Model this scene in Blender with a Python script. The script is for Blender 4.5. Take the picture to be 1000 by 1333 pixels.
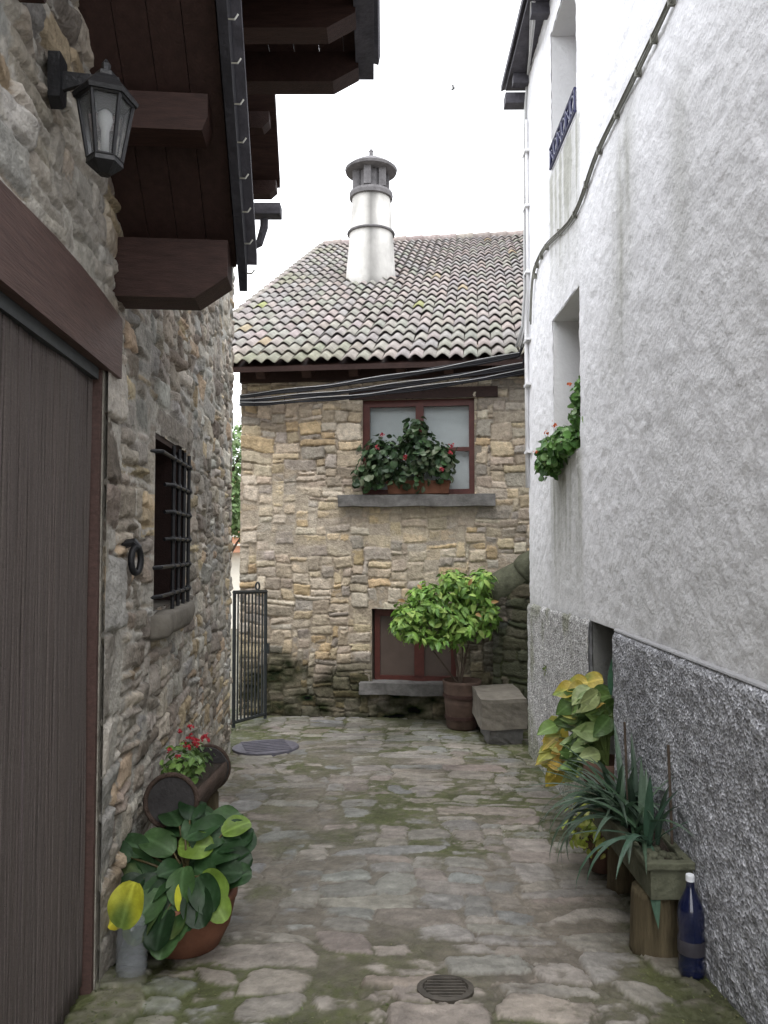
import bpy, bmesh, math, random
import numpy as np
from mathutils import Vector, Matrix
R = math.radians
S = bpy.context.scene
for o in list(bpy.data.objects): bpy.data.objects.remove(o, do_unlink=True)
random.seed(7)

# ------------------------------------------------------------------ camera, sky, sun, exposure
EYE = 1.5
PITCH = R(2.38)
cam = bpy.data.cameras.new("camera"); cam_o = bpy.data.objects.new("camera", cam)
S.collection.objects.link(cam_o)
cam.sensor_fit = 'VERTICAL'; cam.sensor_height = 34.6; cam.lens = 34.6 * 1000 / 1333
cam.clip_start = 0.05; cam.clip_end = 2000
cam_o.location = (0, 0, EYE); cam_o.rotation_euler = (R(90) + PITCH, 0, 0)
S.camera = cam_o

SUN_EL, SUN_AZ = R(64), R(178)
W = bpy.data.worlds.new("World"); S.world = W; W.use_nodes = True
nt = W.node_tree; nt.nodes.clear()
out = nt.nodes.new('ShaderNodeOutputWorld'); bg = nt.nodes.new('ShaderNodeBackground')
sky = nt.nodes.new('ShaderNodeTexSky'); sky.sky_type = 'NISHITA'; sky.sun_disc = False
sky.sun_elevation = SUN_EL; sky.sun_rotation = SUN_AZ; sky.dust_density = 4.0; sky.air_density = 1.0
hs = nt.nodes.new('ShaderNodeHueSaturation'); hs.inputs['Saturation'].default_value = 0.13
hs.inputs['Value'].default_value = 1.0
mx = nt.nodes.new('ShaderNodeMix'); mx.data_type = 'RGBA'; mx.inputs[0].default_value = 0.6
mx.inputs[7].default_value = (9.2, 9.4, 9.8, 1)          # even cloud cover
nt.links.new(sky.outputs[0], hs.inputs['Color']); nt.links.new(hs.outputs[0], mx.inputs[6])
nt.links.new(mx.outputs[2], bg.inputs['Color']); bg.inputs['Strength'].default_value = 0.15
nt.links.new(bg.outputs[0], out.inputs[0])
sun = bpy.data.lights.new("sun", 'SUN'); sun.energy = 0.5; sun.angle = R(40); sun.color = (1, .97, .93)
sun_o = bpy.data.objects.new("sun", sun); S.collection.objects.link(sun_o)
sun_o.location = (0, 0, 20)
sd = Vector((math.sin(SUN_AZ) * math.cos(SUN_EL), math.cos(SUN_AZ) * math.cos(SUN_EL), math.sin(SUN_EL)))
sun_o.rotation_euler = (-sd).to_track_quat('-Z', 'Y').to_euler()
S.view_settings.view_transform = 'Standard'; S.view_settings.look = 'None'
S.view_settings.exposure = 1.42; S.view_settings.gamma = 1
S.render.engine = 'CYCLES'
S.cycles.use_denoising = True; S.cycles.use_adaptive_sampling = False; S.cycles.sample_clamp_indirect = 4
S.cycles.max_bounces = 12; S.cycles.transmission_bounces = 10; S.cycles.diffuse_bounces = 5

# ------------------------------------------------------------------ the place, measured
SLOPE = 0.05
LA, LB = -0.82, -0.08                 # left house face: X = LA + LB*Y
RA, RB = 1.23, 0.01                   # right house face: X = RA + RB*Y
TH = R(7)
E = Vector((math.cos(TH), -math.sin(TH), 0)); N = Vector((math.sin(TH), math.cos(TH), 0))
F0 = Vector((-1.646, 8.8, 0))
def ray(px, py):
    u, w = (px - 500) / 1000, (666.5 - py) / 1000
    return Vector((u, math.cos(PITCH) - w * math.sin(PITCH), math.sin(PITCH) + w * math.cos(PITCH)))
EY = Vector((0, 0, EYE))
def at(px, py, Y): d = ray(px, py); return EY + d * (Y / d.y)
def on_left(px, py): d = ray(px, py); return EY + d * (LA / (d.x - LB * d.y))
def on_right(px, py): d = ray(px, py); return EY + d * (RA / (d.x - RB * d.y))
def on_ground(px, py): d = ray(px, py); return EY + d * (-EYE / (d.z + SLOPE * d.y))
def on_fac(px, py, outw=0.0):
    d = ray(px, py); t = (F0.dot(N) - outw) / d.dot(N); p = EY + d * t
    return ((p - F0).dot(E), p.z)
def fac(u, z, outw=0.0): p = F0 + E * u - N * outw; return Vector((p.x, p.y, z))
def gz(y): return -SLOPE * y
def lx(y): return LA + LB * y
def rx(y): return RA + RB * y
LDIR = Vector((LB, 1, 0)).normalized(); LN = Vector((LDIR.y, -LDIR.x, 0))      # LN points into the street
RDIR = Vector((RB, 1, 0)).normalized(); RN = Vector((-RDIR.y, RDIR.x, 0))
def left(y, z, outw=0.0): return Vector((lx(y), y, z)) + LN * outw
def right(y, z, outw=0.0): return Vector((rx(y), y, z)) + RN * outw

# ------------------------------------------------------------------ noise
def _h(ix, iy, seed):
    n = (ix.astype(np.int64) * 374761393 + iy.astype(np.int64) * 668265263 + seed * 974634737) & 0xFFFFFFFF
    n = ((n ^ (n >> 13)) * 1274126177) & 0xFFFFFFFF
    n = (n ^ (n >> 16)) & 0xFFFFFFFF
    return n / 4294967295.0
def vn(x, y, seed=0):
    ix, iy = np.floor(x), np.floor(y); fx, fy = x - ix, y - iy
    fx = fx * fx * (3 - 2 * fx); fy = fy * fy * (3 - 2 * fy)
    a, b = _h(ix, iy, seed), _h(ix + 1, iy, seed); c, d = _h(ix, iy + 1, seed), _h(ix + 1, iy + 1, seed)
    return (a * (1 - fx) + b * fx) * (1 - fy) + (c * (1 - fx) + d * fx) * fy
def fbm(x, y, seed=0, octs=4, gain=.5):
    s = 0; a = 1; t = 0
    for k in range(octs): s = s + a * vn(x * 2 ** k, y * 2 ** k, seed + k * 17); t += a; a *= gain
    return s / t - .5
def sstep(a, b, x): t = np.clip((x - a) / (b - a), 0, 1); return t * t * (3 - 2 * t)

# ------------------------------------------------------------------ materials
def mat(name, color=None, rough=.6, metal=0, attr=False, var=.25, vscale=8, bump=.0, bscale=60, spec=.4, trans=0.0,
        stretch=(1, 1, 1), voro=0.0, vscl=80, translucent=0.0, alpha=1.0, coat=0.0, ior=1.45, bdist=.01):
    m = bpy.data.materials.new(name); m.use_nodes = True; t = m.node_tree; n = t.nodes; L = t.links
    b = n['Principled BSDF']; b.inputs['Roughness'].default_value = rough; b.inputs['Metallic'].default_value = metal
    b.inputs['Specular IOR Level'].default_value = spec; b.inputs['Transmission Weight'].default_value = trans
    b.inputs['Coat Weight'].default_value = coat; b.inputs['IOR'].default_value = ior
    tc = n.new('ShaderNodeTexCoord'); mp = n.new('ShaderNodeMapping'); mp.inputs['Scale'].default_value = stretch
    L.new(tc.outputs['Object'], mp.inputs[0])
    if attr:
        a = n.new('ShaderNodeAttribute'); a.attribute_name = 'Col'; src = a.outputs['Color']
    else:
        a = n.new('ShaderNodeRGB'); a.outputs[0].default_value = (*color, 1); src = a.outputs[0]
    if var > 0:
        nz = n.new('ShaderNodeTexNoise'); nz.inputs['Scale'].default_value = vscale; nz.inputs['Detail'].default_value = 6
        nz.inputs['Roughness'].default_value = .65
        L.new(mp.outputs[0], nz.inputs['Vector'])
        mr = n.new('ShaderNodeMapRange'); mr.inputs[1].default_value = .25; mr.inputs[2].default_value = .75
        mr.inputs[3].default_value = 1 - var; mr.inputs[4].default_value = 1 + var
        L.new(nz.outputs[0], mr.inputs[0])
        mm = n.new('ShaderNodeMix'); mm.data_type = 'RGBA'; mm.blend_type = 'MULTIPLY'; mm.inputs[0].default_value = 1
        L.new(src, mm.inputs[6]); L.new(mr.outputs[0], mm.inputs[7]); src = mm.outputs[2]
    if voro > 0:
        vo = n.new('ShaderNodeTexVoronoi'); vo.inputs['Scale'].default_value = vscl; L.new(mp.outputs[0], vo.inputs['Vector'])
        mr2 = n.new('ShaderNodeMapRange'); mr2.inputs[3].default_value = 1 - voro; mr2.inputs[4].default_value = 1 + voro
        sp = n.new('ShaderNodeSeparateColor'); L.new(vo.outputs['Color'], sp.inputs[0]); L.new(sp.outputs[0], mr2.inputs[0])
        m2 = n.new('ShaderNodeMix'); m2.data_type = 'RGBA'; m2.blend_type = 'MULTIPLY'; m2.inputs[0].default_value = 1
        L.new(src, m2.inputs[6]); L.new(mr2.outputs[0], m2.inputs[7]); src = m2.outputs[2]
    L.new(src, b.inputs['Base Color'])
    if bump > 0:
        nb = n.new('ShaderNodeTexNoise'); nb.inputs['Scale'].default_value = bscale; nb.inputs['Detail'].default_value = 5
        L.new(mp.outputs[0], nb.inputs['Vector'])
        bp = n.new('ShaderNodeBump'); bp.inputs['Strength'].default_value = bump; bp.inputs['Distance'].default_value = bdist
        L.new(nb.outputs[0], bp.inputs['Height'])
        if voro > 0:
            ad = n.new('ShaderNodeMath'); ad.operation = 'ADD'
            L.new(nb.outputs[0], ad.inputs[0]); L.new(vo.outputs['Distance'], ad.inputs[1]); L.new(ad.outputs[0], bp.inputs['Height'])
        L.new(bp.outputs[0], b.inputs['Normal'])
    if translucent > 0:
        tr = n.new('ShaderNodeBsdfTranslucent'); L.new(src, tr.inputs[0])
        ms = n.new('ShaderNodeMixShader'); ms.inputs[0].default_value = translucent
        L.new(b.outputs[0], ms.inputs[1]); L.new(tr.outputs[0], ms.inputs[2])
        L.new(ms.outputs[0], n['Material Output'].inputs[0])
    if alpha < 1: b.inputs['Alpha'].default_value = alpha
    return m

M = {}
M['rubble'] = mat('rubble', rough=.9, attr=True, var=.34, vscale=22, bump=.8, bscale=55, spec=.2, bdist=.015)
M['cobble'] = mat('cobble', rough=.62, attr=True, var=.34, vscale=18, bump=.6, bscale=50, spec=.3, bdist=.012)
M['stucco'] = mat('stucco', rough=.95, attr=True, var=.09, vscale=7, bump=.6, bscale=50, spec=.1, bdist=.009)
M['pebble'] = mat('pebbledash', rough=.9, attr=True, var=.5, vscale=55, bump=.8, bscale=75, spec=.2, voro=.45, vscl=80, bdist=.010)
M['render_in'] = mat('smooth_render', (.74, .74, .75), rough=.9, var=.08, vscale=4, bump=.3, bscale=40, spec=.1)
M['wood_dark'] = mat('dark_wood', (.034, .0175, .0145), rough=.6, var=.35, vscale=10, stretch=(3, 3, 3), bump=.3, bscale=40, spec=.3)
M['wood_beam'] = mat('stained_beam', (.040, .020, .016), rough=.6, var=.45, vscale=7, stretch=(1.2, 9, 9), bump=.3, bscale=40, spec=.3)
M['wood_lintel'] = mat('lintel_wood', (.092, .055, .047), rough=.55, var=.35, vscale=7, stretch=(6, .6, 9), bump=.35, bscale=18, spec=.3)
M['slate'] = mat('slate', (.075, .072, .085), rough=.7, var=.4, vscale=12, bump=.5, bscale=40, spec=.3)
M['red_frame'] = mat('red_brown_paint', (.092, .028, .022), rough=.45, var=.25, vscale=14, bump=.1, bscale=60, spec=.4)
M['iron'] = mat('black_iron', (.016, .016, .018), rough=.45, metal=.3, var=.3, vscale=30, bump=.25, bscale=90, spec=.5)
M['gate'] = mat('grey_iron_paint', (.035, .04, .042), rough=.5, metal=.2, var=.3, vscale=20, spec=.45)
M['steel'] = mat('hook_steel', (.5, .5, .48), rough=.3, metal=1, var=.15)
M['stone_slab'] = mat('slab_stone', (.15, .145, .14), rough=.85, var=.35, vscale=14, bump=.7, bscale=30, spec=.2)
M['stone_warm'] = mat('bench_stone', (.16, .145, .122), rough=.85, var=.35, vscale=9, bump=.6, bscale=30, spec=.2)
M['curtain'] = mat('curtain_strand', attr=True, rough=.8, var=.18, vscale=25, stretch=(3, 3, 6), bump=.5, bscale=50, spec=.25)
M['tile'] = mat('roof_tile', attr=True, rough=.85, var=.32, vscale=16, bump=.5, bscale=45, spec=.2)
M['whitewash'] = mat('chimney_whitewash', attr=True, rough=.9, var=.30, vscale=3.2, stretch=(1, 1, .55), bump=.8, bscale=14, spec=.1)
M['chim_dark'] = mat('chimney_cap_stone', (.13, .125, .13), rough=.85, var=.4, vscale=10, bump=.5, bscale=30)
M['leaf'] = mat('leaf', attr=True, rough=.42, var=.22, vscale=30, spec=.4, translucent=.22)
M['leaf_gloss'] = mat('glossy_leaf', attr=True, rough=.46, var=.38, vscale=14, spec=.35, translucent=.1, bump=.15, bscale=70)
M['petal'] = mat('petal', attr=True, rough=.6, var=.15, vscale=30, spec=.2, translucent=.25)
M['terracotta'] = mat('terracotta', (.17, .075, .045), rough=.75, var=.3, vscale=9, bump=.3, bscale=40, spec=.25)
M['concrete'] = mat('mossy_concrete', (.105, .108, .075), rough=.9, var=.45, vscale=12, bump=.7, bscale=45, spec=.15)
M['stump'] = mat('stump_wood', (.085, .068, .04), rough=.85, var=.5, vscale=16, stretch=(3, 3, .4), bump=.7, bscale=40, spec=.2)
M['log'] = mat('weathered_log', (.062, .043, .034), rough=.8, var=.45, vscale=14, stretch=(3, .5, 3), bump=.7, bscale=40, spec=.2)
M['log_end'] = mat('log_end', (.045, .042, .042), rough=.85, var=.35, vscale=12, bump=.5, bscale=50, spec=.2)
M['soil'] = mat('soil', (.03, .022, .016), rough=.95, var=.5, vscale=30, bump=.8, bscale=60)
M['pane'] = mat('window_pane', (.42, .46, .47), rough=.12, var=.1, vscale=3, spec=.6)
M['blind'] = mat('white_blind', (.62, .65, .66), rough=.5, var=.06, vscale=6)
M['pane_dull'] = mat('dusty_pane', (.105, .078, .066), rough=.35, var=.2, vscale=5, spec=.5)
M['dark_in'] = mat('dark_interior', (.012, .012, .012), rough=.9, var=.2)
M['cable_black'] = mat('black_cable', (.012, .012, .015), rough=.5, var=.1, spec=.25)
M['cable_grey'] = mat('grey_cable', (.42, .42, .42), rough=.45, var=.15, vscale=12)
M['cable_olive'] = mat('dusty_cable', (.17, .17, .145), rough=.6, var=.25, vscale=14)
M['pvc'] = mat('white_conduit', (.74, .74, .75), rough=.5, var=.08)
M['blue_glass'] = mat('blue_bottle_plastic', (.006, .011, .052), rough=.08, var=0, spec=1.0, alpha=.52, coat=1.0)
M['clear'] = mat('clear_bottle_plastic', (.55, .58, .61), rough=.08, var=0, spec=1.0, alpha=.16, coat=1.0)
M['water'] = mat('bottle_water', (.3, .33, .34), rough=.05, var=0, alpha=.15, spec=.8)
M['cap'] = mat('white_cap', (.75, .77, .8), rough=.4, var=.05)
M['label'] = mat('faded_label', (.045, .042, .05), rough=.5, var=.3, vscale=20)
M['lantern_glass'] = mat('lantern_glass', (.8, .82, .84), rough=.12, trans=.9, var=0, ior=1.12)
M['bulb'] = mat('white_bulb', (.45, .45, .44), rough=.25, var=0)
M['rail_blue'] = mat('navy_iron', (.02, .022, .075), rough=.4, var=.15, metal=.1)
M['peach'] = mat('peach_render', (.62, .33, .22), rough=.9, var=.15)
M['cream'] = mat('cream_render', (.74, .70, .62), rough=.9, var=.1, bump=.2)
M['bark'] = mat('bark', (.08, .06, .045), rough=.9, var=.4, vscale=14, bump=.6, bscale=30)
M['dirt'] = mat('far_ground', (.16, .15, .115), rough=.95, var=.4, vscale=1.2, bump=.4, bscale=8)
M['manhole'] = mat('manhole_iron', (.13, .125, .15), rough=.55, metal=.2, var=.3, vscale=15, bump=.4, bscale=40)
M['drain'] = mat('drain_iron', (.075, .066, .055), rough=.6, metal=.3, var=.4, vscale=20, bump=.4, bscale=50)
M['feather'] = mat('dark_feather', (.08, .08, .08), rough=.8, var=.2)

# ------------------------------------------------------------------ mesh building
def link(name, me, m, parent=None, smooth=False):
    if isinstance(m, str): m = M[m]
    me.materials.append(m)
    o = bpy.data.objects.new(name, me); S.collection.objects.link(o)
    if parent is not None:
        o.parent = parent; o.matrix_parent_inverse = parent.matrix_basis.inverted()
    if smooth: me.polygons.foreach_set('use_smooth', [True] * len(me.polygons))
    return o
def tag(o, label=None, cat=None, group=None, kind=None):
    if label: o['label'] = label
    if cat: o['category'] = cat
    if group: o['group'] = group
    if kind: o['kind'] = kind
    return o
def thing(name, loc, label, cat, group=None):
    o = bpy.data.objects.new(name, None); S.collection.objects.link(o); o.location = loc
    o.empty_display_size = .1
    return tag(o, label, cat, group)

class MB:
    def __init__(s): s.v = []; s.f = []; s.c = []
    def add(s, vs, fs, col=(.5, .5, .5)):
        k = len(s.v); s.v += [tuple(p) for p in vs]; s.f += [tuple(i + k for i in f) for f in fs]
        if isinstance(col, list): s.c += col
        else: s.c += [col] * len(vs)
    def box(s, a, b, xf=None, col=(.5, .5, .5), bev=0.0):
        x0, y0, z0 = a; x1, y1, z1 = b
        if bev <= 0:
            vs = [Vector(p) for p in ((x0, y0, z0), (x1, y0, z0), (x1, y1, z0), (x0, y1, z0), (x0, y0, z1), (x1, y0, z1), (x1, y1, z1), (x0, y1, z1))]
            fs = [(0, 3, 2, 1), (4, 5, 6, 7), (0, 1, 5, 4), (1, 2, 6, 5), (2, 3, 7, 6), (3, 0, 4, 7)]
        else:
            bm = bmesh.new(); bmesh.ops.create_cube(bm, size=1)
            for v in bm.verts: v.co = Vector(((x0 + x1) / 2 + v.co.x * (x1 - x0), (y0 + y1) / 2 + v.co.y * (y1 - y0), (z0 + z1) / 2 + v.co.z * (z1 - z0)))
            bmesh.ops.bevel(bm, geom=list(bm.edges), offset=bev, segments=2, affect='EDGES', profile=.6)
            bm.verts.index_update(); vs = [v.co.copy() for v in bm.verts]; fs = [tuple(v.index for v in f.verts) for f in bm.faces]; bm.free()
        if xf: vs = [xf(p) for p in vs]
        s.add(vs, fs, col)
    def hexa(s, p, col=(.5, .5, .5)):    # 8 corners: bottom ring, top ring
        s.add(p, [(0, 3, 2, 1), (4, 5, 6, 7), (0, 1, 5, 4), (1, 2, 6, 5), (2, 3, 7, 6), (3, 0, 4, 7)], col)
    def prism(s, poly, ext, col=(.5, .5, .5)):   # polygon of 3-D points extruded by a vector
        n = len(poly); a = [Vector(p) for p in poly]; b = [p + Vector(ext) for p in a]
        s.add(a + b, [tuple(range(n))[::-1], tuple(range(n, 2 * n))] + [(i, (i + 1) % n, (i + 1) % n + n, i + n) for i in range(n)], col)
    def tube(s, pts, r, n=8, col=(.5, .5, .5), cap=True):
        pts = [Vector(p) for p in pts]; k0 = len(pts); vs = []; up = None
        rr = r if isinstance(r, (list, tuple)) else [r] * k0
        for i, p in enumerate(pts):
            t = (pts[min(i + 1, k0 - 1)] - pts[max(i - 1, 0)]).normalized()
            if up is None: up = Vector((0, 0, 1)) if abs(t.z) < .9 else Vector((1, 0, 0))
            x = t.cross(up)
            if x.length < 1e-4: x = t.cross(Vector((0, 1, .1)))
            x.normalize(); y = x.cross(t).normalized(); up = y
            for j in range(n):
                a = 2 * math.pi * j / n; vs.append(p + x * (math.cos(a) * rr[i]) + y * (math.sin(a) * rr[i]))
        fs = [(i * n + j, i * n + (j + 1) % n, (i + 1) * n + (j + 1) % n, (i + 1) * n + j) for i in range(k0 - 1) for j in range(n)]
        if cap: fs += [tuple(range(n))[::-1], tuple(range((k0 - 1) * n, k0 * n))]
        s.add(vs, fs, col)
    def lathe(s, prof, c=(0, 0, 0), n=24, col=(.5, .5, .5), wob=0.0, sx=1, sy=1):
        vs = []; c = Vector(c)
        for (r, z) in prof:
            for j in range(n):
                a = 2 * math.pi * j / n; q = r * (1 + wob * math.sin(3 * a + z * 9))
                vs.append(c + Vector((math.cos(a) * q * sx, math.sin(a) * q * sy, z)))
        k = len(prof)
        fs = [(i * n + j, i * n + (j + 1) % n, (i + 1) * n + (j + 1) % n, (i + 1) * n + j) for i in range(k - 1) for j in range(n)]
        fs += [tuple(range(n))[::-1], tuple(range((k - 1) * n, k * n))]
        s.add(vs, fs, col)
    def leaf(s, p, d, up, L, Wd, col, shape='ovate', droop=.4, fold=.25, seg=4, tipcol=None):
        d = Vector(d).normalized(); up = Vector(up); x = d.cross(up)
        if x.length < 1e-3: x = d.cross(Vector((.3, .8, .1)))
        x.normalize(); nrm = x.cross(d).normalized(); vs = []; cs = []; q = Vector(p); dd = d.copy()
        for i in range(seg + 1):
            t = i / seg
            if shape == 'ovate': w = math.sin(math.pi * (.06 + .94 * t) ** .75) * .5
            elif shape == 'round': w = .5 * math.sqrt(max(0, 1 - (2 * (.03 + .96 * t) - 1) ** 2)) ** .8
            else: w = .5 * (1 - t ** 2.5) * (.55 + .45 * min(1, t * 4))
            w *= Wd
            vs += [q - x * w + nrm * (fold * w), q.copy(), q + x * w + nrm * (fold * w)]
            c = col if tipcol is None else tuple(col[k] * (1 - t * t) + tipcol[k] * t * t for k in range(3))
            cs += [c, tuple(min(1, k * 1.18 + .01) for k in c), c]
            dd = (dd - nrm * (droop / seg)).normalized(); nrm = x.cross(dd).normalized(); q = q + dd * (L / seg)
        fs = []
        for i in range(seg):
            a = i * 3; fs += [(a, a + 1, a + 4, a + 3), (a + 1, a + 2, a + 5, a + 4)]
        s.add(vs, fs, cs)
    def bigleaf(s, p, d, up, L, Wd, col, droop=.5, cup=.2, tipcol=None, ph=0.0, shape='round'):
        d = Vector(d).normalized(); x = d.cross(Vector(up)); x.normalize(); nrm = x.cross(d).normalized(); vs = []; cs = []; q = Vector(p); dd = d.copy(); nl, nw = 12, 10
        for i in range(nl + 1):
            t = i / nl; w = (.5 * max(0, 1 - (2 * (.02 + .97 * t) - 1) ** 2) ** .46 if shape == 'round' else .5 * math.sin(math.pi * (.05 + .95 * t) ** .72)) * Wd
            for j in range(nw + 1):
                a = 2 * j / nw - 1; lat = abs(((t * 5.2 - abs(a) * 1.1) % 1) - .5)
                rip = .028 * L * math.sin(t * 9 + ph + a * 2) * a * a - .012 * L * (lat - .25)
                vs.append(q + x * (w * a) + nrm * (cup * w * a * a + rip))
                v = max(sstep(.16, .02, abs(a) * w / Wd * 2.2) * .9, sstep(.44, .5, lat) * .55) if True else 0
                c = col if tipcol is None else tuple(col[k] * (1 - sstep(.3, .9, t + .2 * math.sin(a * 3 + ph))) + tipcol[k] * sstep(.3, .9, t + .2 * math.sin(a * 3 + ph)) for k in range(3))
                cs.append(tuple(float(c[k] * (1 + .55 * v) + .018 * v) for k in range(3)))
            dd = (dd - nrm * (droop / nl)).normalized(); nrm = x.cross(dd).normalized(); q = q + dd * (L / nl)
        m = nw + 1; s.add(vs, [(i * m + j, i * m + j + 1, (i + 1) * m + j + 1, (i + 1) * m + j) for i in range(nl) for j in range(nw)], cs)
    def mesh(s, name):
        me = bpy.data.meshes.new(name); me.from_pydata(s.v, [], s.f); me.update()
        ca = me.color_attributes.new('Col', 'FLOAT_COLOR', 'POINT')
        a = np.ones((len(s.v), 4), np.float32); a[:, :3] = np.array(s.c, np.float32).reshape(-1, 3); ca.data.foreach_set('color', a.ravel())
        return me
    def build(s, name, m, parent=None, smooth=False): return link(name, s.mesh(name), m, parent, smooth)

def jit(c, a=.15):
    k = 1 + random.uniform(-a, a); return tuple(max(.004, x * k * (1 + random.uniform(-a, a) * .2)) for x in c)
def rdir():
    while True:
        v = Vector((random.uniform(-1, 1), random.uniform(-1, 1), random.uniform(-1, 1)))
        if .05 < v.length < 1: return v.normalized()

def grid_mesh(name, P, col, keep):
    nv, nu = P.shape[:2]
    me = bpy.data.meshes.new(name)
    idx = np.arange(nv * nu).reshape(nv, nu)
    q = np.stack([idx[:-1, :-1], idx[:-1, 1:], idx[1:, 1:], idx[1:, :-1]], -1)[keep]
    used = np.zeros(nv * nu, bool); used[q.ravel()] = True; re = np.cumsum(used) - 1
    V = P.reshape(-1, 3)[used]; C = col.reshape(-1, 3)[used]; q = re[q]
    me.vertices.add(len(V)); me.vertices.foreach_set('co', V.astype(np.float32).ravel())
    me.loops.add(q.size); me.loops.foreach_set('vertex_index', q.astype(np.int32).ravel())
    me.polygons.add(len(q)); me.polygons.foreach_set('loop_start', np.arange(0, q.size, 4, dtype=np.int32))
    me.polygons.foreach_set('use_smooth', np.ones(len(q), bool))
    me.update(calc_edges=True)
    ca = me.color_attributes.new('Col', 'FLOAT_COLOR', 'POINT')
    a = np.ones((len(V), 4), np.float32); a[:, :3] = C; ca.data.foreach_set('color', a.ravel())
    return me

def pack(nx, ny, ws, hs, rng, preset=()):
    g = -np.ones((ny, nx), int); rects = []
    for (x0, y0, x1, y1) in preset:
        x0, y0, x1, y1 = max(0, x0), max(0, y0), min(nx, x1), min(ny, y1)
        if x1 > x0 and y1 > y0: g[y0:y1, x0:x1] = len(rects); rects.append((x0, y0, x1, y1))
    for j in range(ny):
        i = 0
        while i < nx:
            if g[j, i] >= 0: i += 1; continue
            w = int(rng.choice(ws)); h = int(rng.choice(hs)); w0 = 0
            while w0 < w and i + w0 < nx and g[j, i + w0] < 0: w0 += 1
            if i + w0 < nx and g[j, i + w0] < 0:
                e = 0
                while i + w0 + e < nx and g[j, i + w0 + e] < 0 and e < 2: e += 1
                if e < 2: w0 += e
            h0 = min(h, ny - j)
            g[j:j + h0, i:i + w0] = len(rects); rects.append((i, j, i + w0, j + h0)); i += w0
    return g, np.array(rects, float)

def masonry(U, V, cu, cv, ws, hs, palette, weights, mortar, depth, bev, gap, warp, seed, preset=(), rad=.35, mort_h=.25, rough=.006, ragged=.006, rot=.03, wscale=3.0, cvar=.25, hflush=.35, groove=.0, tilt=.05, fine=28, gw=.014):
    """height (m) and colour of a rubble face over the (u, v) grid"""
    rng = np.random.default_rng(seed)
    u0, v0 = U.min() - .3, V.min() - .3
    wu = U + warp * 2 * fbm(U * wscale, V * wscale, seed + 1, 3); wv = V + warp * 1.4 * fbm(U * wscale + 9, V * wscale + 5, seed + 2, 3)
    nx = int((U.max() - u0 + .6) / cu) + 2; ny = int((V.max() - v0 + .6) / cv) + 2
    pre = [(round((a - u0) / cu), round((b - v0) / cv), round((c - u0) / cu), round((d - v0) / cv)) for (a, b, c, d) in preset]
    g, rc = pack(nx, ny, ws, hs, rng, pre)
    ii = np.clip(((wu - u0) / cu).astype(int), 0, nx - 1); jj = np.clip(((wv - v0) / cv).astype(int), 0, ny - 1)
    sid = g[jj, ii]; r = rc[sid]
    cx = u0 + (r[..., 0] + r[..., 2]) / 2 * cu; cy = v0 + (r[..., 1] + r[..., 3]) / 2 * cv
    K = len(rc); gp = rng.uniform(.5, 1.5, K) * gap
    bx = (r[..., 2] - r[..., 0]) / 2 * cu - gp[sid]; by = (r[..., 3] - r[..., 1]) / 2 * cv - gp[sid]
    an = rng.normal(0, rot, K)[sid]; lx_, ly_ = wu - cx, wv - cy
    px_, py_ = lx_ * np.cos(an) + ly_ * np.sin(an), -lx_ * np.sin(an) + ly_ * np.cos(an)
    sk = rng.normal(0, rot * 2.0, K)[sid]; px_ = px_ + py_ * sk
    rr = np.minimum(bx, by) * np.clip(rng.normal(rad, .15, K), .1, .9)[sid]
    qx, qy = np.abs(px_) - bx + rr, np.abs(py_) - by + rr
    d = rr - (np.hypot(np.maximum(qx, 0), np.maximum(qy, 0)) + np.minimum(np.maximum(qx, qy), 0))
    d = d + ragged * 2 * fbm(U * fine, V * fine, seed + 5, 4, .6)
    hh = depth * rng.uniform(.55, 1.15, K)[sid] * (.72 * sstep(-.002, bev * .5, d) + .28 * sstep(0, bev * 2.2, d))
    hh = hh + (px_ * rng.normal(0, tilt, K)[sid] + py_ * rng.normal(0, tilt * 1.2, K)[sid]) * sstep(0, bev, d)
    hh = hh + rough * 2 * fbm(U * 17 + sid * 3.1, V * 24 + sid * 1.7, seed + 7, 5, .6)
    mh = depth * mort_h + rough * 1.5 * fbm(U * 12, V * 12, seed + 9, 4) + depth * hflush * fbm(U * 1.7, V * 1.7, seed + 11, 2)
    mh = mh - groove * sstep(gw, .003, np.abs(d + .004)) * sstep(-.10, .06, fbm(U * 1.9, V * 1.9, seed + 21, 3))
    k = sstep(-.0025, .0025, hh - mh)[..., None]
    H = np.maximum(hh, mh)
    pal = np.array(palette); ch = rng.choice(len(pal), K, p=np.array(weights) / sum(weights))
    sc = pal[ch] * rng.uniform(1 - cvar * .88, 1 + cvar, (K, 1)) * rng.uniform(.98, 1.02, (K, 3))
    vein = 1 + .5 * fbm(U * 9 + sid * 2.3, V * 26 + sid * 5.1, seed + 13, 4)[..., None]
    C = sc[sid] * vein
    mc = np.array(mortar) * (1 + .4 * fbm(U * 20, V * 20, seed + 15, 3)[..., None])
    return H, C * k + mc * (1 - k), k[..., 0]

def holes_keep(U, V, holes):
    uc = (U[:-1, :-1] + U[1:, 1:]) / 2; vc = (V[:-1, :-1] + V[1:, 1:]) / 2; k = np.ones(uc.shape, bool)
    for (a, b, c, d) in holes: k &= ~((uc > a) & (uc < c) & (vc > b) & (vc < d))
    return k

exec_parts = []
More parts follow.
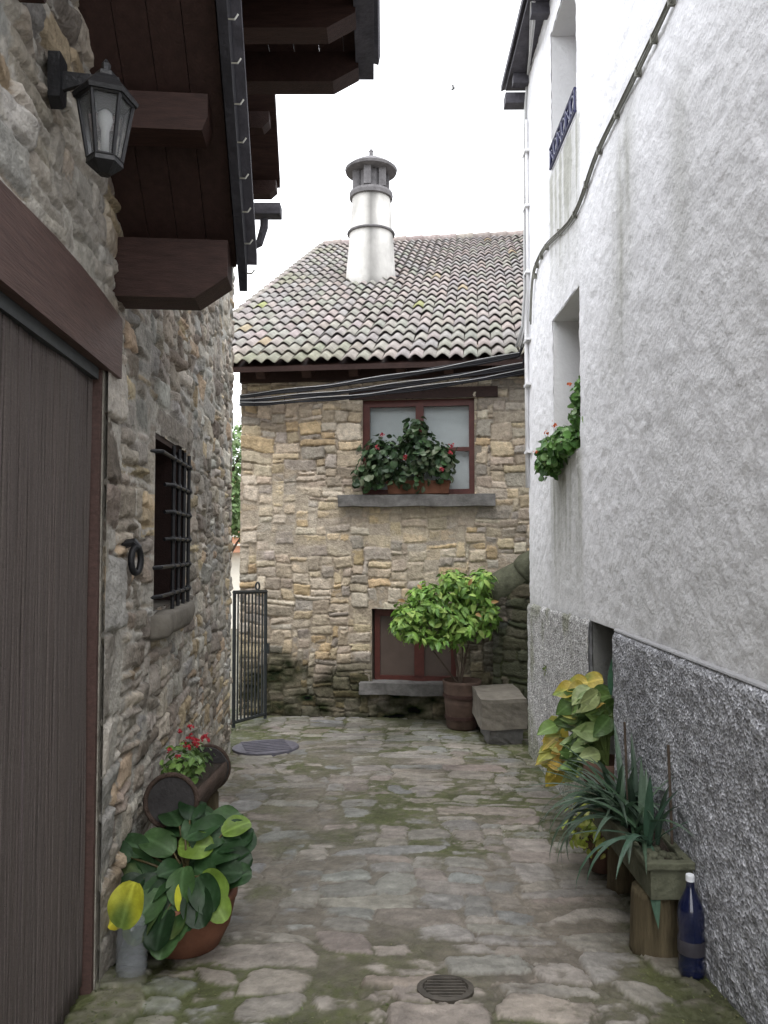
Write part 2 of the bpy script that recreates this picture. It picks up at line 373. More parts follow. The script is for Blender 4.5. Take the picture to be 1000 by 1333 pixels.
# ------------------------------------------------------------------ ground
def build_ground():
    big = MB(); n = 24
    xs = [-400, -60, -20, -8, -2.6, 2.6, 8, 20, 60, 400]; ys = [-60, -10, 0, 1.5, 9.3, 14, 30, 80, 400]
    vs = []
    for y in ys:
        for x in xs:
            z = gz(y) - .05 if y < 14 else gz(14) - .05 - (min(y, 80) - 14) * .02
            vs.append((x, y, z))
    nx = len(xs)
    big.add(vs, [(j * nx + i, j * nx + i + 1, (j + 1) * nx + i + 1, (j + 1) * nx + i) for j in range(len(ys) - 1) for i in range(nx - 1)])
    tag(big.build('ground', 'dirt'), kind='structure')
    res = .0095
    U, V = np.meshgrid(np.arange(-2.5, 2.3, res), np.arange(1.3, 9.3, res))
    H, C, k = masonry(U, V, .056, .04, [3, 4, 5, 6, 7, 8, 10, 12], [2, 3, 3, 4, 5, 6], [(.235, .222, .20), (.24, .216, .19), (.222, .218, .202), (.258, .24, .214), (.208, .208, .204), (.22, .194, .17)],
                      [4, 3, 3, 2.5, 1.2, 2], (.172, .154, .128), .016, .010, .005, .12, 21, rad=.45, mort_h=.66, rough=.0055, ragged=.016, rot=.15, wscale=1.7, cvar=.17, hflush=.9, groove=.009, tilt=.025, gw=.013)
    nr = sstep(3.9, 2.7, V)[..., None]; C = C * (1 - .30 * nr * (1 - k[..., None])) * (1 + .12 * nr * k[..., None])
    H = H + .010 * nr[..., 0] * k
    fine = fbm(U * 11, V * 16, 87, 5)[..., None]; C = C * (1 + .40 * fine)
    # moss: in joints near the front, along the walls and at the far end
    edge = np.minimum(U - (LA + LB * V), (RA + RB * V) - U)
    mm = fbm(U * 1.3, V * 1.3, 77, 4) * 2.6 + (.42 * sstep(3.4, 2.3, V)) + .38 * sstep(5.8, 7.2, V) + .42 * sstep(.45, .02, edge) - .27 + .22 * sstep(.35, .9, U) * sstep(4, 5.5, V)
    mj = np.clip(mm + .38, 0, 1) * (1 - k) + np.clip(mm - .22, 0, 1) * k * .7
    mj = mj * (.55 + .9 * vn(U * 40, V * 40, 5)); mj = np.clip(mj * 1.5, 0, .92)[..., None]
    moss = np.array((.078, .088, .034)) * (1 + .7 * fbm(U * 6, V * 6, 31, 3)[..., None])
    C = C * (1 - mj) + moss * mj
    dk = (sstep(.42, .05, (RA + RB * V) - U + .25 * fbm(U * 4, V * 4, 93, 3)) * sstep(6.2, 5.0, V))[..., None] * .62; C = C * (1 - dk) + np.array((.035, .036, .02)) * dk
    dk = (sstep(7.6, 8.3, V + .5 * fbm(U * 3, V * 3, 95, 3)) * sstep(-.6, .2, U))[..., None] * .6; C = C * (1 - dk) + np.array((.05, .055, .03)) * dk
    # worn reddish stretch down the middle, dark damp patches
    red = np.clip(fbm(U * .9 + 3, V * .7, 41, 3) * 2 + .45 - np.abs(V - 4.8) * .25, 0, 1)[..., None]
    C = C * (1 + red * np.array((.08, .01, -.01)))
    damp = sstep(.10, .28, fbm(U * 1.1 + 7, V * 1.6 + 2, 55, 4))[..., None]
    C = C * (1 - .36 * damp) * np.array((.95, .955, .945))
    H = H + (mj[..., 0] > .3) * .004 + .02 * fbm(U * .8, V * .8, 61, 2) * 2
    P = np.stack([U, V, -SLOPE * V + H - .02], -1)
    tag(link('cobbled_street', grid_mesh('cobbled_street', P, C, np.ones((U.shape[0] - 1, U.shape[1] - 1), bool)), 'cobble'), kind='structure')
    # moss and grass tufts where the joints are greenest
    rs = np.random.default_rng(4); w = (np.clip(mj[..., 0] - .25, 0, 1) + .9 * sstep(.16, .02, np.abs(edge)) * (edge > -.02)) * (edge > .0) * (U < RA + RB * V - .02)
    w = w.ravel() / V.ravel() ** 1.2; ids = rs.choice(w.size, 5200, p=w / w.sum()); tf = MB(); rr = random.Random(5)
    zz = P[..., 2].ravel(); uu = U.ravel(); vv = V.ravel()
    for i in ids:
        s_ = rr.uniform(.007, .02); a = rr.uniform(0, 6.28)
        tf.leaf((uu[i], vv[i], zz[i] - .002), (math.cos(a), math.sin(a), rr.uniform(.3, 1.6)), (0.01, .02, 1), s_, s_ * rr.uniform(.25, .6), jit(rr.choice([(.075, .095, .03), (.10, .12, .04), (.06, .07, .028), (.13, .13, .06)]), .2), 'ovate', .8, .2, 2)
    tag(tf.build('moss_tufts', 'leaf'), 'low moss and grass tufts in the cobble joints and along the wall feet', 'moss', kind='stuff')
    p = on_ground(346, 974)
    mb = MB(); mb.lathe([(.30, -.03), (.30, .012), (.285, .018), (.0, .018)], (0, 0, 0), 32)
    for k_ in range(-3, 4): mb.box((-.2, k_ * .07 - .012, .016), (.2, k_ * .07 + .012, .024))
    o = mb.build('manhole_cover', 'manhole'); o.location = (p.x, p.y, gz(p.y) + .004); o.rotation_euler = (-math.atan(SLOPE), 0, .3)
    tag(o, 'round blue-grey iron manhole cover set in the cobbles in front of the barred gate', 'manhole cover')
    p = on_ground(580, 1291); e = thing('drain_cover', (p.x, p.y, gz(p.y)), 'small dark iron drain cover sunk among the mossy cobbles in the foreground', 'drain cover')
    mb = MB(); mb.lathe([(.105, -.03), (.105, .012), (.085, .016), (.08, .006), (0, .006)], (p.x, p.y, gz(p.y) + .004), 26, sx=1.0, sy=.8); mb.build('rim', 'drain', e)
    mb = MB()
    for k_ in range(-3, 4):
        w = .075 * math.sqrt(1 - (k_ / 4) ** 2); mb.box((p.x - w, p.y + k_ * .019 - .005, gz(p.y) + .006), (p.x + w, p.y + k_ * .019 + .005, gz(p.y) + .019))
    mb.build('grating', 'drain', e)
build_ground()

# ------------------------------------------------------------------ house on the left
PAL_L = [(.325, .285, .232), (.37, .30, .20), (.20, .168, .138), (.295, .285, .262), (.26, .23, .195), (.33, .255, .18), (.375, .345, .30)]
def build_left():
    e = thing('stone_house', (-1.3, 3.5, gz(3.5)), 'rubble stone house on the left with a curtained doorway, barred window and dark timber eaves', 'house')
    # face follows the street, then rounds off to the left at the far corner
    yc = 6.95; rad = .42
    s_end = (yc - 1.0) / LDIR.y
    C0 = Vector((lx(yc), yc, 0)) - LN * rad
    def path(u):
        X = np.empty_like(u); Y = np.empty_like(u); NX = np.empty_like(u); NY = np.empty_like(u)
        a = u <= s_end
        y = 1.0 + u * LDIR.y
        X[a] = (LA + LB * y)[a]; Y[a] = y[a]; NX[a] = LN.x; NY[a] = LN.y
        th0 = math.atan2(LN.y, LN.x); t = np.clip((u - s_end) / rad, 0, R(92))
        b = ~a; th = th0 + t; ex = np.maximum(u - s_end - rad * R(92), 0)
        X[b] = (C0.x + rad * np.cos(th) - ex * 1.0)[b]; Y[b] = (C0.y + rad * np.sin(th) + ex * .0)[b]
        NX[b] = np.cos(th)[b]; NY[b] = np.sin(th)[b]
        return X, Y, NX, NY
    res = .0095
    U, V = np.meshgrid(np.arange(0, s_end + rad * R(92) + 1.3, res), np.arange(-.45, 4.1, res))
    d0, d1 = (1.0 - 1.0) / LDIR.y, (2.9 - 1.0) / LDIR.y
    w0, w1 = (3.74 - 1) / LDIR.y, (4.58 - 1) / LDIR.y
    # big flat quoins beside the door
    pre = []
    v = -.2; rr = random.Random(3)
    while v < 2.3:
        h = rr.uniform(.14, .34); w = rr.uniform(.2, .34); pre.append((d1 - .02, v, d1 + w, v + h)); v += h
    pre.append((w0 - .1, 2.04, w1 + .12, 2.2)); 
    H, C, k = masonry(U, V, .036, .024, [4, 5, 6, 8, 9, 11, 13], [2, 2, 3, 3, 4, 5, 6], PAL_L, [4, 1.3, 2.6, 2.6, 3, 1.2, 2.2], (.385, .362, .32), .028, .010, .004, .055, 4,
                      preset=pre, rad=.22, mort_h=.52, rough=.008, ragged=.014, rot=.06, wscale=2.2, cvar=.40, hflush=.6, groove=.034, tilt=.10, gw=.015)
    H = H + .006 * np.maximum(0, fbm(U * 7 + V * 2, V * 22, 96, 4)) * 2
    C = C * 1.08
    # lime mortar smeared over the stones near the door
    sm = sstep(.0, .22, fbm(U * 2.3, V * 2.3, 91, 4) + .13 * sstep(2.6, 1.2, U) - .04)[..., None] * .6
    C = C * (1 - sm) + np.array((.365, .345, .305)) * (1 + .5 * fbm(U * 18, V * 18, 92, 3)[..., None]) * sm
    H = H * (1 - .45 * sm[..., 0]) + .018 * sm[..., 0]
    st = sstep(-.02, .2, fbm(U * 1.6, V * 2.2, 33, 4) + .22 * sstep(.6, -.3, V) - .02)[..., None]
    C = C * (1 - st * .22) + np.array((.05, .058, .03)) * st * .25 * sstep(1.0, -.2, V)[..., None]
    kk = np.maximum(sstep(.03, .01, np.abs(U - d1)) * (V < 2.3), np.maximum(sstep(.05, .015, np.abs(U - w0)), sstep(.05, .015, np.abs(U - w1))) * (V > 1.12) * (V < 2.1)); H = H * (1 - kk) + .032 * kk
    kk = ((V > 2.1) & (V < 2.48) & (U < d1 + .16)); H = np.where(kk, np.minimum(H, .036), H)
    X, Y, NX, NY = path(U)
    ease = sstep(0, .02, U - 0)
    P = np.stack([X + NX * (H - .03), Y + NY * (H - .03), V], -1)
    keep = holes_keep(U, V, [(d0 - 1, -1, d1, 2.28), (w0, 1.17, w1, 2.06)])
    link('wall', grid_mesh('wall', P, C, keep), 'rubble', e)
    # reveals and the solid body behind the face
    mb = MB()
    def lb(y0, y1, o0, o1, z0, z1): return [left(y0, z0, o0), left(y1, z0, o0), left(y1, z0, o1), left(y0, z0, o1), left(y0, z1, o0), left(y1, z1, o0), left(y1, z1, o1), left(y0, z1, o1)]
    mb.hexa(lb(2.9, 3.0, -.4, -.014, -.4, 2.3), (.3, .28, .24))
    mb.hexa(lb(-.9, 1.0, -.4, 0, -.4, 4.1), (.26, .23, .18)); mb.hexa(lb(2.9, 6.6, -1.9, -.42, -.4, 4.0), (.2, .18, .15))
    mb.hexa(lb(1.0, 3.0, -.4, -.06, 2.42, 4.0), (.2, .18, .15))
    mb.build('inner_masonry', 'rubble', e)
    # wooden lintel with a slightly cambered top
    mb = MB(); n = 14; ys = [-.6 + (3.05 + .6) * i / n for i in range(n + 1)]
    top = [2.400 + .028 * max(0, 1 - ((y - 2.45) / .6) ** 2) for y in ys]
    poly = [left(ys[0], 2.16, .014), left(ys[-1], 2.16, .014)] + [left(y, t, .014) for y, t in zip(ys[::-1], top[::-1])]
    mb.prism(poly, -LN * .25); mb.build('lintel', 'wood_lintel', e)
    mb = MB(); mb.hexa(lb(2.872, 2.8985, -.3, -.018, -.16, 2.158)); mb.build('door_jamb', 'wood_lintel', e)
    mb = MB(); mb.hexa(lb(.2, 2.9, -.34, -.30, -.2, 2.158)); mb.build('door', 'wood_dark', e)
    # barred window
    mb = MB(); yo0, yo1, z0, z1 = 3.74, 4.58, 1.17, 2.06
    for q in (lb(yo0, yo0 + .06, -.3, -.02, z0, z1), lb(yo1 - .02, yo1 + .04, -.3, -.015, z0, z1), lb(yo0 + .06, yo1 - .02, -.3, -.02, z1 - .03, z1 + .03), lb(yo0 + .06, yo1 - .02, -.3, -.28, z0, z1 - .03)):
        mb.hexa(q)
    win = mb.build('window', 'wood_dark', e)
    mb = MB(); mb.hexa(lb(3.805, 4.02, -.14, -.09, z0 + .01, z1 - .035)); mb.hexa(lb(3.83, 4.0, -.088, -.08, z0 + .1, z0 + .42)); mb.hexa(lb(3.83, 4.0, -.088, -.08, z0 + .5, z1 - .12))
    mb.build('shutter', 'gate', win)
    mb = MB()
    for i in range(4):
        y = 4.06 + i * .155; mb.tube([left(y, z0 - .01, .03), left(y, z1 - .04, .03)], .0105, 8)
        for z in [1.24 + j * .142 for j in range(6)]: mb.tube([left(y, z - .02, .03), left(y, z, .03), left(y, z + .02, .03)], [.011, .02, .011], 8)
    for j in range(6):
        z = 1.24 + j * .142; ya = 3.7 if j in (0, 1, 5) else 3.98
        mb.tube([left(ya, z, -.02 if ya < 3.8 else .0), left(ya + .06, z + .004, .032), left(4.3, z, .034), left(4.6, z, .03), left(4.63, z, -.03)], .010, 8)
    mb.build('grille', 'iron', win)
    mb = MB()
    rr = random.Random(5); bm = bmesh.new(); bmesh.ops.create_cube(bm, size=1); bmesh.ops.subdivide_edges(bm, edges=list(bm.edges), cuts=5, use_grid_fill=True)
    vs = []
    for v in bm.verts:
        c = v.co; k_ = 1 - .06 * (abs(c.x) * abs(c.z) * 4) ** 2 - .05 * (abs(c.y) * abs(c.x) * 4) ** 2
        y = 4.15 + c.y * .90 * k_; z = 1.105 + c.z * .115 * k_ + .012 * math.sin(c.y * 17) + rr.uniform(-.004, .004); o_ = -.07 + c.x * .30 * k_ + .012 * math.sin(c.y * 11)
        vs.append(left(y, z, o_))
    bm.verts.index_update(); mb.add(vs, [tuple(v.index for v in f.verts) for f in bm.faces]); bm.free()
    mb.build('sill', 'stone_warm', win, True)
    # ---- sloping verge over the door: boards, purlins, barge board with slate hooks
    XV = .468
    k_ = .92
    def zs(y): return 2.735 + k_ * (3.17 - y)
    mb = MB(); ya, yb = 1.4, 3.22; nb = 4
    for i in range(nb):
        o0 = -.02 + i * (XV) / nb; o1 = -.02 + (i + 1) * XV / nb - .003
        mb.hexa([left(ya, zs(ya), o0), left(yb, zs(yb), o0), left(yb, zs(yb), o1), left(ya, zs(ya), o1), left(ya, zs(ya) + .03, o0), left(yb, zs(yb) + .03, o0), left(yb, zs(yb) + .03, o1), left(ya, zs(ya) + .03, o1)])
    mb.build('soffit', 'wood_dark', e)
    def purlin(y, zb, h, w, oend, cut=.13):
        m_ = MB(); poly = [left(y, zb, -.1), left(y, zb, oend - cut), left(y, zb + h * .38, oend), left(y, zb + h, oend), left(y, zb + h, -.1)]
        m_.prism(poly, -LDIR * w); return m_.build('purlin', 'wood_beam', e)
    purlin(3.20, 2.49, .24, .17, .43)
    purlin(2.80, 2.985, .135, .13, .40, .02)
    purlin(2.0, 2.95, .22, .24, .10, .03)
    mb = MB(); mb.hexa([left(3.22, zs(3.22) - .105, XV - .01), left(3.22, zs(3.22) - .105, XV + .024), left(ya, zs(ya) - .07, XV + .024), left(ya, zs(ya) - .07, XV - .01),
                        left(3.22, zs(3.22) + .07, XV - .01), left(3.22, zs(3.22) + .07, XV + .024), left(ya, zs(ya) + .07, XV + .024), left(ya, zs(ya) + .07, XV - .01)])
    bb = mb.build('barge_board', mat('dark_slate', (.032, .031, .036), rough=.75, var=.4, vscale=12, bump=.5, bscale=40, spec=.2), e)
    for i in range(9):
        y = 2.4 + i * .098; m2 = MB(); z = zs(y) - .06 if i else zs(y) - .05
        m2.tube([left(y, z, XV + .0), left(y, z - .012, XV + .02), left(y, z - .012, XV + .046), left(y - .004, z + .004, XV + .058)], .0036, 6)
        m2.build('hook', 'steel', bb)
    mb = MB()
    mb.hexa([left(ya, zs(ya) + .075, -1.2), left(3.27, zs(3.27) + .075, -1.2), left(3.27, zs(3.27) + .075, XV + .06), left(ya, zs(ya) + .075, XV + .06),
             left(ya, zs(ya) + .12, -1.2), left(3.27, zs(3.27) + .12, -1.2), left(3.27, zs(3.27) + .12, XV + .06), left(ya, zs(ya) + .12, XV + .06)])
    mb.build('porch_roof', 'slate', e)
    # ---- high eave across the alley: rafters with bevelled ends, boards, slate edge
    Ye = 4.06; zb = 3.93
    for i in range(5):
        y = Ye - i * .42; m_ = MB()
        poly = [Vector((lx(y) - .1, y, zb)), Vector((-.27, y, zb)), Vector((-.135, y, zb + .075)), Vector((-.135, y, zb + .16)), Vector((lx(y) - .1, y, zb + .16))]
        m_.prism(poly, (0, -.12, 0)); m_.build('rafter', 'wood_beam' if i else 'wood_dark', e)
    mb = MB()
    for i in range(8):
        x0 = -1.12 + i * .13; mb.box((x0, 1.9, zb + .162), (x0 + .126, Ye + .02, zb + .19))
    mb.build('eave_boards', 'wood_dark', e)
    mb = MB(); mb.hexa([(-.13, 1.9, zb + .10), (-.03, 1.9, zb + .10), (-.055, Ye + .03, zb + .10), (-.15, Ye + .03, zb + .10), (-.13, 1.9, zb + .16), (-.03, 1.9, zb + .16), (-.055, Ye + .03, zb + .16), (-.15, Ye + .03, zb + .16)])
    mb.build('slate_edge', 'slate', e)
    mb = MB(); mb.hexa([(-3.2, 1.8, zb + 1.3), (-.03, 1.8, zb + .2), (-.03, Ye + .06, zb + .2), (-3.2, Ye + .06, zb + 1.3), (-3.2, 1.8, zb + 1.36), (-.02, 1.8, zb + .25), (-.02, Ye + .06, zb + .25), (-3.2, Ye + .06, zb + 1.36)])
    mb.build('roof', 'slate', e)
    # ---- stepped lower verge beyond it
    xr = -.63
    mb = MB()
    def zB(y): return 4.30 - .9 * (y - 4.25)
    mb.hexa([(-1.4, 4.2, zB(4.2)), (-1.4, 4.83, zB(4.83)), (xr - .035, 4.83, zB(4.83)), (xr, 4.2, zB(4.2)), (-1.4, 4.2, zB(4.2) + .06), (-1.4, 4.83, zB(4.83) + .06), (xr - .035, 4.83, zB(4.83) + .06), (xr, 4.2, zB(4.2) + .06)])
    mb.build('soffit', 'wood_beam', e)
    for y, h in ((4.52, .10), (4.82, .09)):
        m_ = MB(); z = zB(y); m_.prism([(-1.4, y, z - h), (xr - .09, y, z - h), (xr - .05, y, z - h * .6), (xr - .05, y, z + .0), (-1.4, y, z + .0)], (0, -.08, 0)); m_.build('purlin', 'wood_dark', e)
    a = at(322, 285, 5.0); b = at(367, 270, 5.0)
    mb = MB(); mb.box((-1.35, 4.92, a.z), (b.x, 5.02, b.z), bev=.006); g = mb.build('gutter', 'slate', e)
    c1, c2 = at(344, 286, 4.97), at(330, 322, 4.97)
    mb = MB(); mb.tube([(c1.x, 4.97, c1.z), (c1.x, 4.97, c1.z - .05), (c1.x - .03, 4.97, c2.z + .03), (c2.x - .1, 4.97, c2.z - .04)], .027, 10); mb.build('downspout', 'slate', g)
    return e
build_left()

# ---- door curtain
def build_curtain():
    e = thing('door_curtain', (lx(2.2) - .1, 2.2, gz(2.2)), 'dark grey strand curtain hanging in the doorway of the left stone house', 'curtain')
    mb = MB(); mb.hexa([left(.9, 2.115, -.075), left(2.853, 2.115, -.075), left(2.853, 2.115, -.02), left(.9, 2.115, -.02), left(.9, 2.158, -.075), left(2.853, 2.158, -.075), left(2.853, 2.158, -.02), left(.9, 2.158, -.02)])
    mb.build('rail', 'gate', e)
    mb = MB(); y = .92; rr = random.Random(11); i = 0
    while y < 2.845:
        r = rr.uniform(.0047, .0053); o0 = -.045 + .005 * math.sin(y * 13) + rr.uniform(-.0012, .0012); ph = rr.uniform(0, 6)
        zb = gz(y) + .02 + rr.uniform(0, .03); n = 26; pts = []; rad = []
        tw = rr.uniform(-.0008, .0008)
        for k in range(n + 1):
            t = k / n; z = 2.13 + (zb - 2.13) * t
            pts.append(left(y + tw * t + .0025 * math.sin(t * 7 + ph) * t, z, o0 + .003 * math.sin(t * 9 + ph)))
            rad.append(r)
        c = jit((.108, .090, .083), .05)
        if rr.random() < .05: c = jit((.12, .098, .098), .08)
        if rr.random() < .01: c = jit((.07, .062, .062), .1)
        mb.tube(pts, rad, 6, c); y += r * 2 * .88; i += 1
    mb.build('curtain_fabric', 'curtain', e, True)
build_curtain()

# ---- wall lantern
def build_lantern():
    p = on_left(67, 106); yl = p.y; zl = p.z
    e = thing('wall_lantern', left(yl, zl), 'black lantern with glass sides on a bracket above the curtained door', 'lantern')
    mb = MB(); poly = []
    for (dy, dz) in ((-.032, .075), (.032, .075), (.036, .03), (.03, -.06), (.0, -.085), (-.03, -.06), (-.036, .03)): poly.append(left(yl + dy, zl + dz, 0))
    mb.prism(poly, LN * .035); mb.build('wall_plate', 'iron', e)
    c = left(yl + .0, zl, .160); top = zl + .0
    mb = MB(); mb.prism([left(yl - .008, zl + .03, .03), left(yl - .008, zl - .03, .03), left(yl - .008, zl - .005, .10), left(yl - .008, zl + .0, .2), left(yl - .008, zl + .018, .2)], LDIR * .016)
    mb.build('arm', 'iron', e)
    def ring(r, z, n=6, a0=.35): return [Vector((c.x + r * math.cos(a0 + i * 2 * math.pi / n), c.y + r * math.sin(a0 + i * 2 * math.pi / n), z)) for i in range(n)]
    def loft(m_, rings):
        n = len(rings[0]); vs = [v for r in rings for v in r]; fs = [(i * n + j, i * n + (j + 1) % n, (i + 1) * n + (j + 1) % n, (i + 1) * n + j) for i in range(len(rings) - 1) for j in range(n)]
        fs += [tuple(range(n))[::-1], tuple(range((len(rings) - 1) * n, len(rings) * n))]; m_.add(vs, fs)
    zt = zl - .045
    mb = MB(); loft(mb, [ring(.092, zt - .012), ring(.096, zt), ring(.06, zt + .042), ring(.035, zt + .06), ring(.03, zt + .075), ring(.012, zt + .085), ring(.014, zt + .105), ring(.004, zt + .12)])
    mb.build('lantern_cap', 'iron', e)
    zb = zt - .215; rt, rb = .078, .048
    mb = MB(); a, b = ring(rt, zt - .012), ring(rb, zb + .025)
    for i in range(6): mb.tube([a[i], b[i]], .0065, 6)
    for r in (a, b):
        for i in range(6): mb.tube([r[i], r[(i + 1) % 6]], .006, 6)
    mb.build('lantern_frame', 'iron', e)
    mb = MB(); loft(mb, [ring(.02, zb - .02), ring(.045, zb), ring(rb + .006, zb + .008), ring(rb + .004, zb + .026)]); mb.build('lantern_base', 'iron', e)
    mb = MB(); a, b = ring(rt - .004, zt - .014), ring(rb - .003, zb + .028)
    for i in range(6): mb.add([b[i], b[(i + 1) % 6], a[(i + 1) % 6], a[i]], [(0, 1, 2, 3)])
    mb.build('lantern_pane', 'lantern_glass', e)
    mb = MB(); mb.lathe([(.012, 0), (.012, .08), (.017, .095), (.023, .115), (.02, .135), (.008, .147)], (c.x, c.y, zb + .03), 14); mb.build('bulb', 'bulb', e, True)
build_lantern()

def build_ring():
    p = on_left(166, 715); e = thing('tether_ring', left(p.y, p.z), 'black iron tether ring on the stone wall between curtain and barred window', 'iron ring')
    mb = MB(); mb.tube([left(p.y, p.z + .02, -.02), left(p.y, p.z + .03, .03), left(p.y, p.z + .005, .05)], [.02, .017, .012], 8); mb.build('staple', 'iron', e)
    mb = MB(); pts = []
    for i in range(21):
        a = 2 * math.pi * i / 20; pts.append(left(p.y + .032 * math.sin(a), p.z - .045 + .055 * math.cos(a), .036 + .012 * math.sin(a)))
    mb.tube(pts, .014, 8, cap=False); mb.build('ring', 'iron', e, True)
build_ring()

# ------------------------------------------------------------------ cottage at the end of the alley
def build_cottage():
    e = thing('cottage', fac(1.6, gz(8.7)), 'stone cottage with a tiled roof closing the end of the alley', 'cottage')
    res = .0095
    W_, z0, z1 = 5.2, -.62, 3.72
    U, V = np.meshgrid(np.arange(0, W_, res), np.arange(z0, z1, res))
    ua, zt = on_fac(472, 521); ub, zbm = on_fac(618, 643)
    la, lzt = on_fac(484, 792); lb_, lzb = on_fac(594, 891)
    pre = []
    rr = random.Random(9)
    z = zbm
    while z < zt - .02:                           # quoins beside the upper window
        h = rr.choice([.09, .13, .16, .2]); w = rr.uniform(.14, .32); pre.append((ua - w, z, ua, z + h)); pre.append((ub, z, ub + rr.uniform(.14, .36), z + h * 1.0)); z += h
    pre.append((ub + .0, zt - .16, ub + .4, zt + .0))
    x = la - .05
    while x < lb_ + .05: w = rr.uniform(.09, .15); pre.append((x, lzt, x + w, lzt + .24)); x += w
    z = lzb
    while z < lzt: h = rr.choice([.1, .15, .18]); pre.append((la - rr.uniform(.2, .4), z, la, z + h)); z += h
    pal = [(.44, .39, .32), (.48, .415, .31), (.375, .35, .325), (.315, .29, .265), (.455, .365, .245), (.39, .345, .295), (.50, .46, .40)]
    H, C, k = masonry(U, V, .035, .024, [4, 5, 6, 7, 8, 9, 11, 13], [2, 3, 4, 4, 5, 5, 6, 7], pal, [4, 3, 2.6, 1.6, 1.6, 3, 2.6], (.34, .30, .25), .036, .008, .004, .075, 14,
                      preset=pre, rad=.20, mort_h=.44, rough=.008, ragged=.012, rot=.05, wscale=2.0, cvar=.22, hflush=.8, groove=.034, tilt=.07, gw=.013)
    C = C * np.array((1.05, 1.0, .93))
    mo = sstep(.05, .3, fbm(U * 1.4, V * 1.1, 71, 4) + .14 - .3 * sstep(2.1, 2.6, V))          # mortar smeared area
    H = np.maximum(H, .024 * mo + .004 * fbm(U * 12, V * 12, 73, 3))
    pk = (H <= .024 * mo + .005)[..., None] * .55
    C = C * (1 - pk) + np.array((.40, .35, .285)) * pk
    # damp, mossy foot; right of the lower window, shrub and parapet shade painted in
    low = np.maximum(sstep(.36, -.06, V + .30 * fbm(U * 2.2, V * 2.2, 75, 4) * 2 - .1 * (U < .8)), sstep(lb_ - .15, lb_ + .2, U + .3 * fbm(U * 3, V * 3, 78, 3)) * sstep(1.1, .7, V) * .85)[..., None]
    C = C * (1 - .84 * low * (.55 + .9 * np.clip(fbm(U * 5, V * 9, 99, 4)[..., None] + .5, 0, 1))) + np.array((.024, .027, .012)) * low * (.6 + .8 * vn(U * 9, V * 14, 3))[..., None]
    base = np.array(F0)
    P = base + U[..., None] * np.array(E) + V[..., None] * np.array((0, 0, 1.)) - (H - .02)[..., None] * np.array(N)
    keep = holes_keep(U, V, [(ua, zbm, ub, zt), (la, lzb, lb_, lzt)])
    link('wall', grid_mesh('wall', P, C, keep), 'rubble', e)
    mb = MB()
    def fb(u0, u1, o0, o1, za, zb): return [fac(u0, za, o1), fac(u1, za, o1), fac(u1, za, o0), fac(u0, za, o0), fac(u0, zb, o1), fac(u1, zb, o1), fac(u1, zb, o0), fac(u0, zb, o0)]
    d = .28
    stone = (.24, .21, .17)
    for (a0, a1, b0, b1) in ((ua, ub, zbm, zt), (la, lb_, lzb, lzt)):
        mb.hexa(fb(a0 - .08, a0, -d, -.005, b0, b1), stone); mb.hexa(fb(a1, a1 + .08, -d, -.005, b0, b1), stone)
        mb.hexa(fb(a0 - .08, a1 + .08, -d, -.008, b1, b1 + .08), stone); mb.hexa(fb(a0 - .08, a1 + .08, -d, -.008, b0 - .08, b0), stone)
        mb.hexa(fb(a0 - .08, a1 + .08, -d - .05, -d, b0 - .08, b1 + .08), (.02, .02, .02))
    # left flank going back
    q = [fac(0.0, -.6, .0), fac(.35, -.6, -.02), fac(.35, -.6, -6), fac(0.0, -.6, -6)]
    mb.hexa([fac(.01, -.62, -.0), fac(.3, -.62, -.03), fac(.3, -.62, -6), fac(.01, -.62, -6), fac(.01, 3.6, -.0), fac(.3, 3.6, -.03), fac(.3, 3.6, -6), fac(.01, 3.6, -6)], (.3, .25, .19))
    mb.build('inner_masonry', 'rubble', e)
    # ---- upper window
    w = MB(); fw = .075; o0, o1 = -.115, -.045
    w.hexa(fb(ua, ua + fw, o0, o1, zbm, zt)); w.hexa(fb(ub - fw * .8, ub, o0, o1, zbm, zt)); w.hexa(fb(ua + fw, ub - fw * .8, o0, o1, zt - fw, zt)); w.hexa(fb(ua + fw, ub - fw * .8, o0, o1, zbm, zbm + .06))
    um = on_fac(546, 580)[0]; w.hexa(fb(um - .045, um + .045, o0, o1 + .006, zbm + .06, zt - fw))
    zt2 = on_fac(580, 584)[1]; w.hexa(fb(um + .045, ub - fw * .8, o0 + .01, o1 - .004, zt2 - .022, zt2 + .022))
    win = w.build('window', 'red_frame', e)
    p = MB(); p.add([fac(ua + fw, zbm + .06, -.09), fac(ub - fw * .8, zbm + .06, -.09), fac(ub - fw * .8, zt - fw, -.09), fac(ua + fw, zt - fw, -.09)], [(0, 1, 2, 3)])
    p.build('pane', mat('clear_pane', (.9, .95, .95), rough=.03, trans=.95, var=0, ior=1.2), win)
    bl = MB(); z = zbm + .05
    while z < zt - .0:
        bl.hexa([fac(ua + .03, z, -.16), fac(ub - .03, z, -.16), fac(ub - .03, z, -.15), fac(ua + .03, z, -.15), fac(ua + .03, z + .1, -.163), fac(ub - .03, z + .1, -.163), fac(ub - .03, z + .1, -.153), fac(ua + .03, z + .1, -.153)]); z += .1
    bl.build('blind', 'blind', win)
    def slab(u0, u1, za, zb, o0, o1, seed, name, m, par, wob=.008):
        bm = bmesh.new(); bmesh.ops.create_cube(bm, size=1); bmesh.ops.subdivide_edges(bm, edges=list(bm.edges), cuts=9, use_grid_fill=True); r2 = random.Random(seed); vs = []
        for v in bm.verts:
            c = v.co; u = u0 + (c.x + .5) * (u1 - u0); z = za + (c.z + .5) * (zb - za); o_ = o0 + (c.y + .5) * (o1 - o0)
            vs.append(fac(u + r2.uniform(-wob, wob) * .5, z + wob * math.sin(u * 9 + seed) * .6 + r2.uniform(-wob, wob) * .4, o_ + wob * 1.5 * math.sin(u * 13 + z * 20 + seed)))
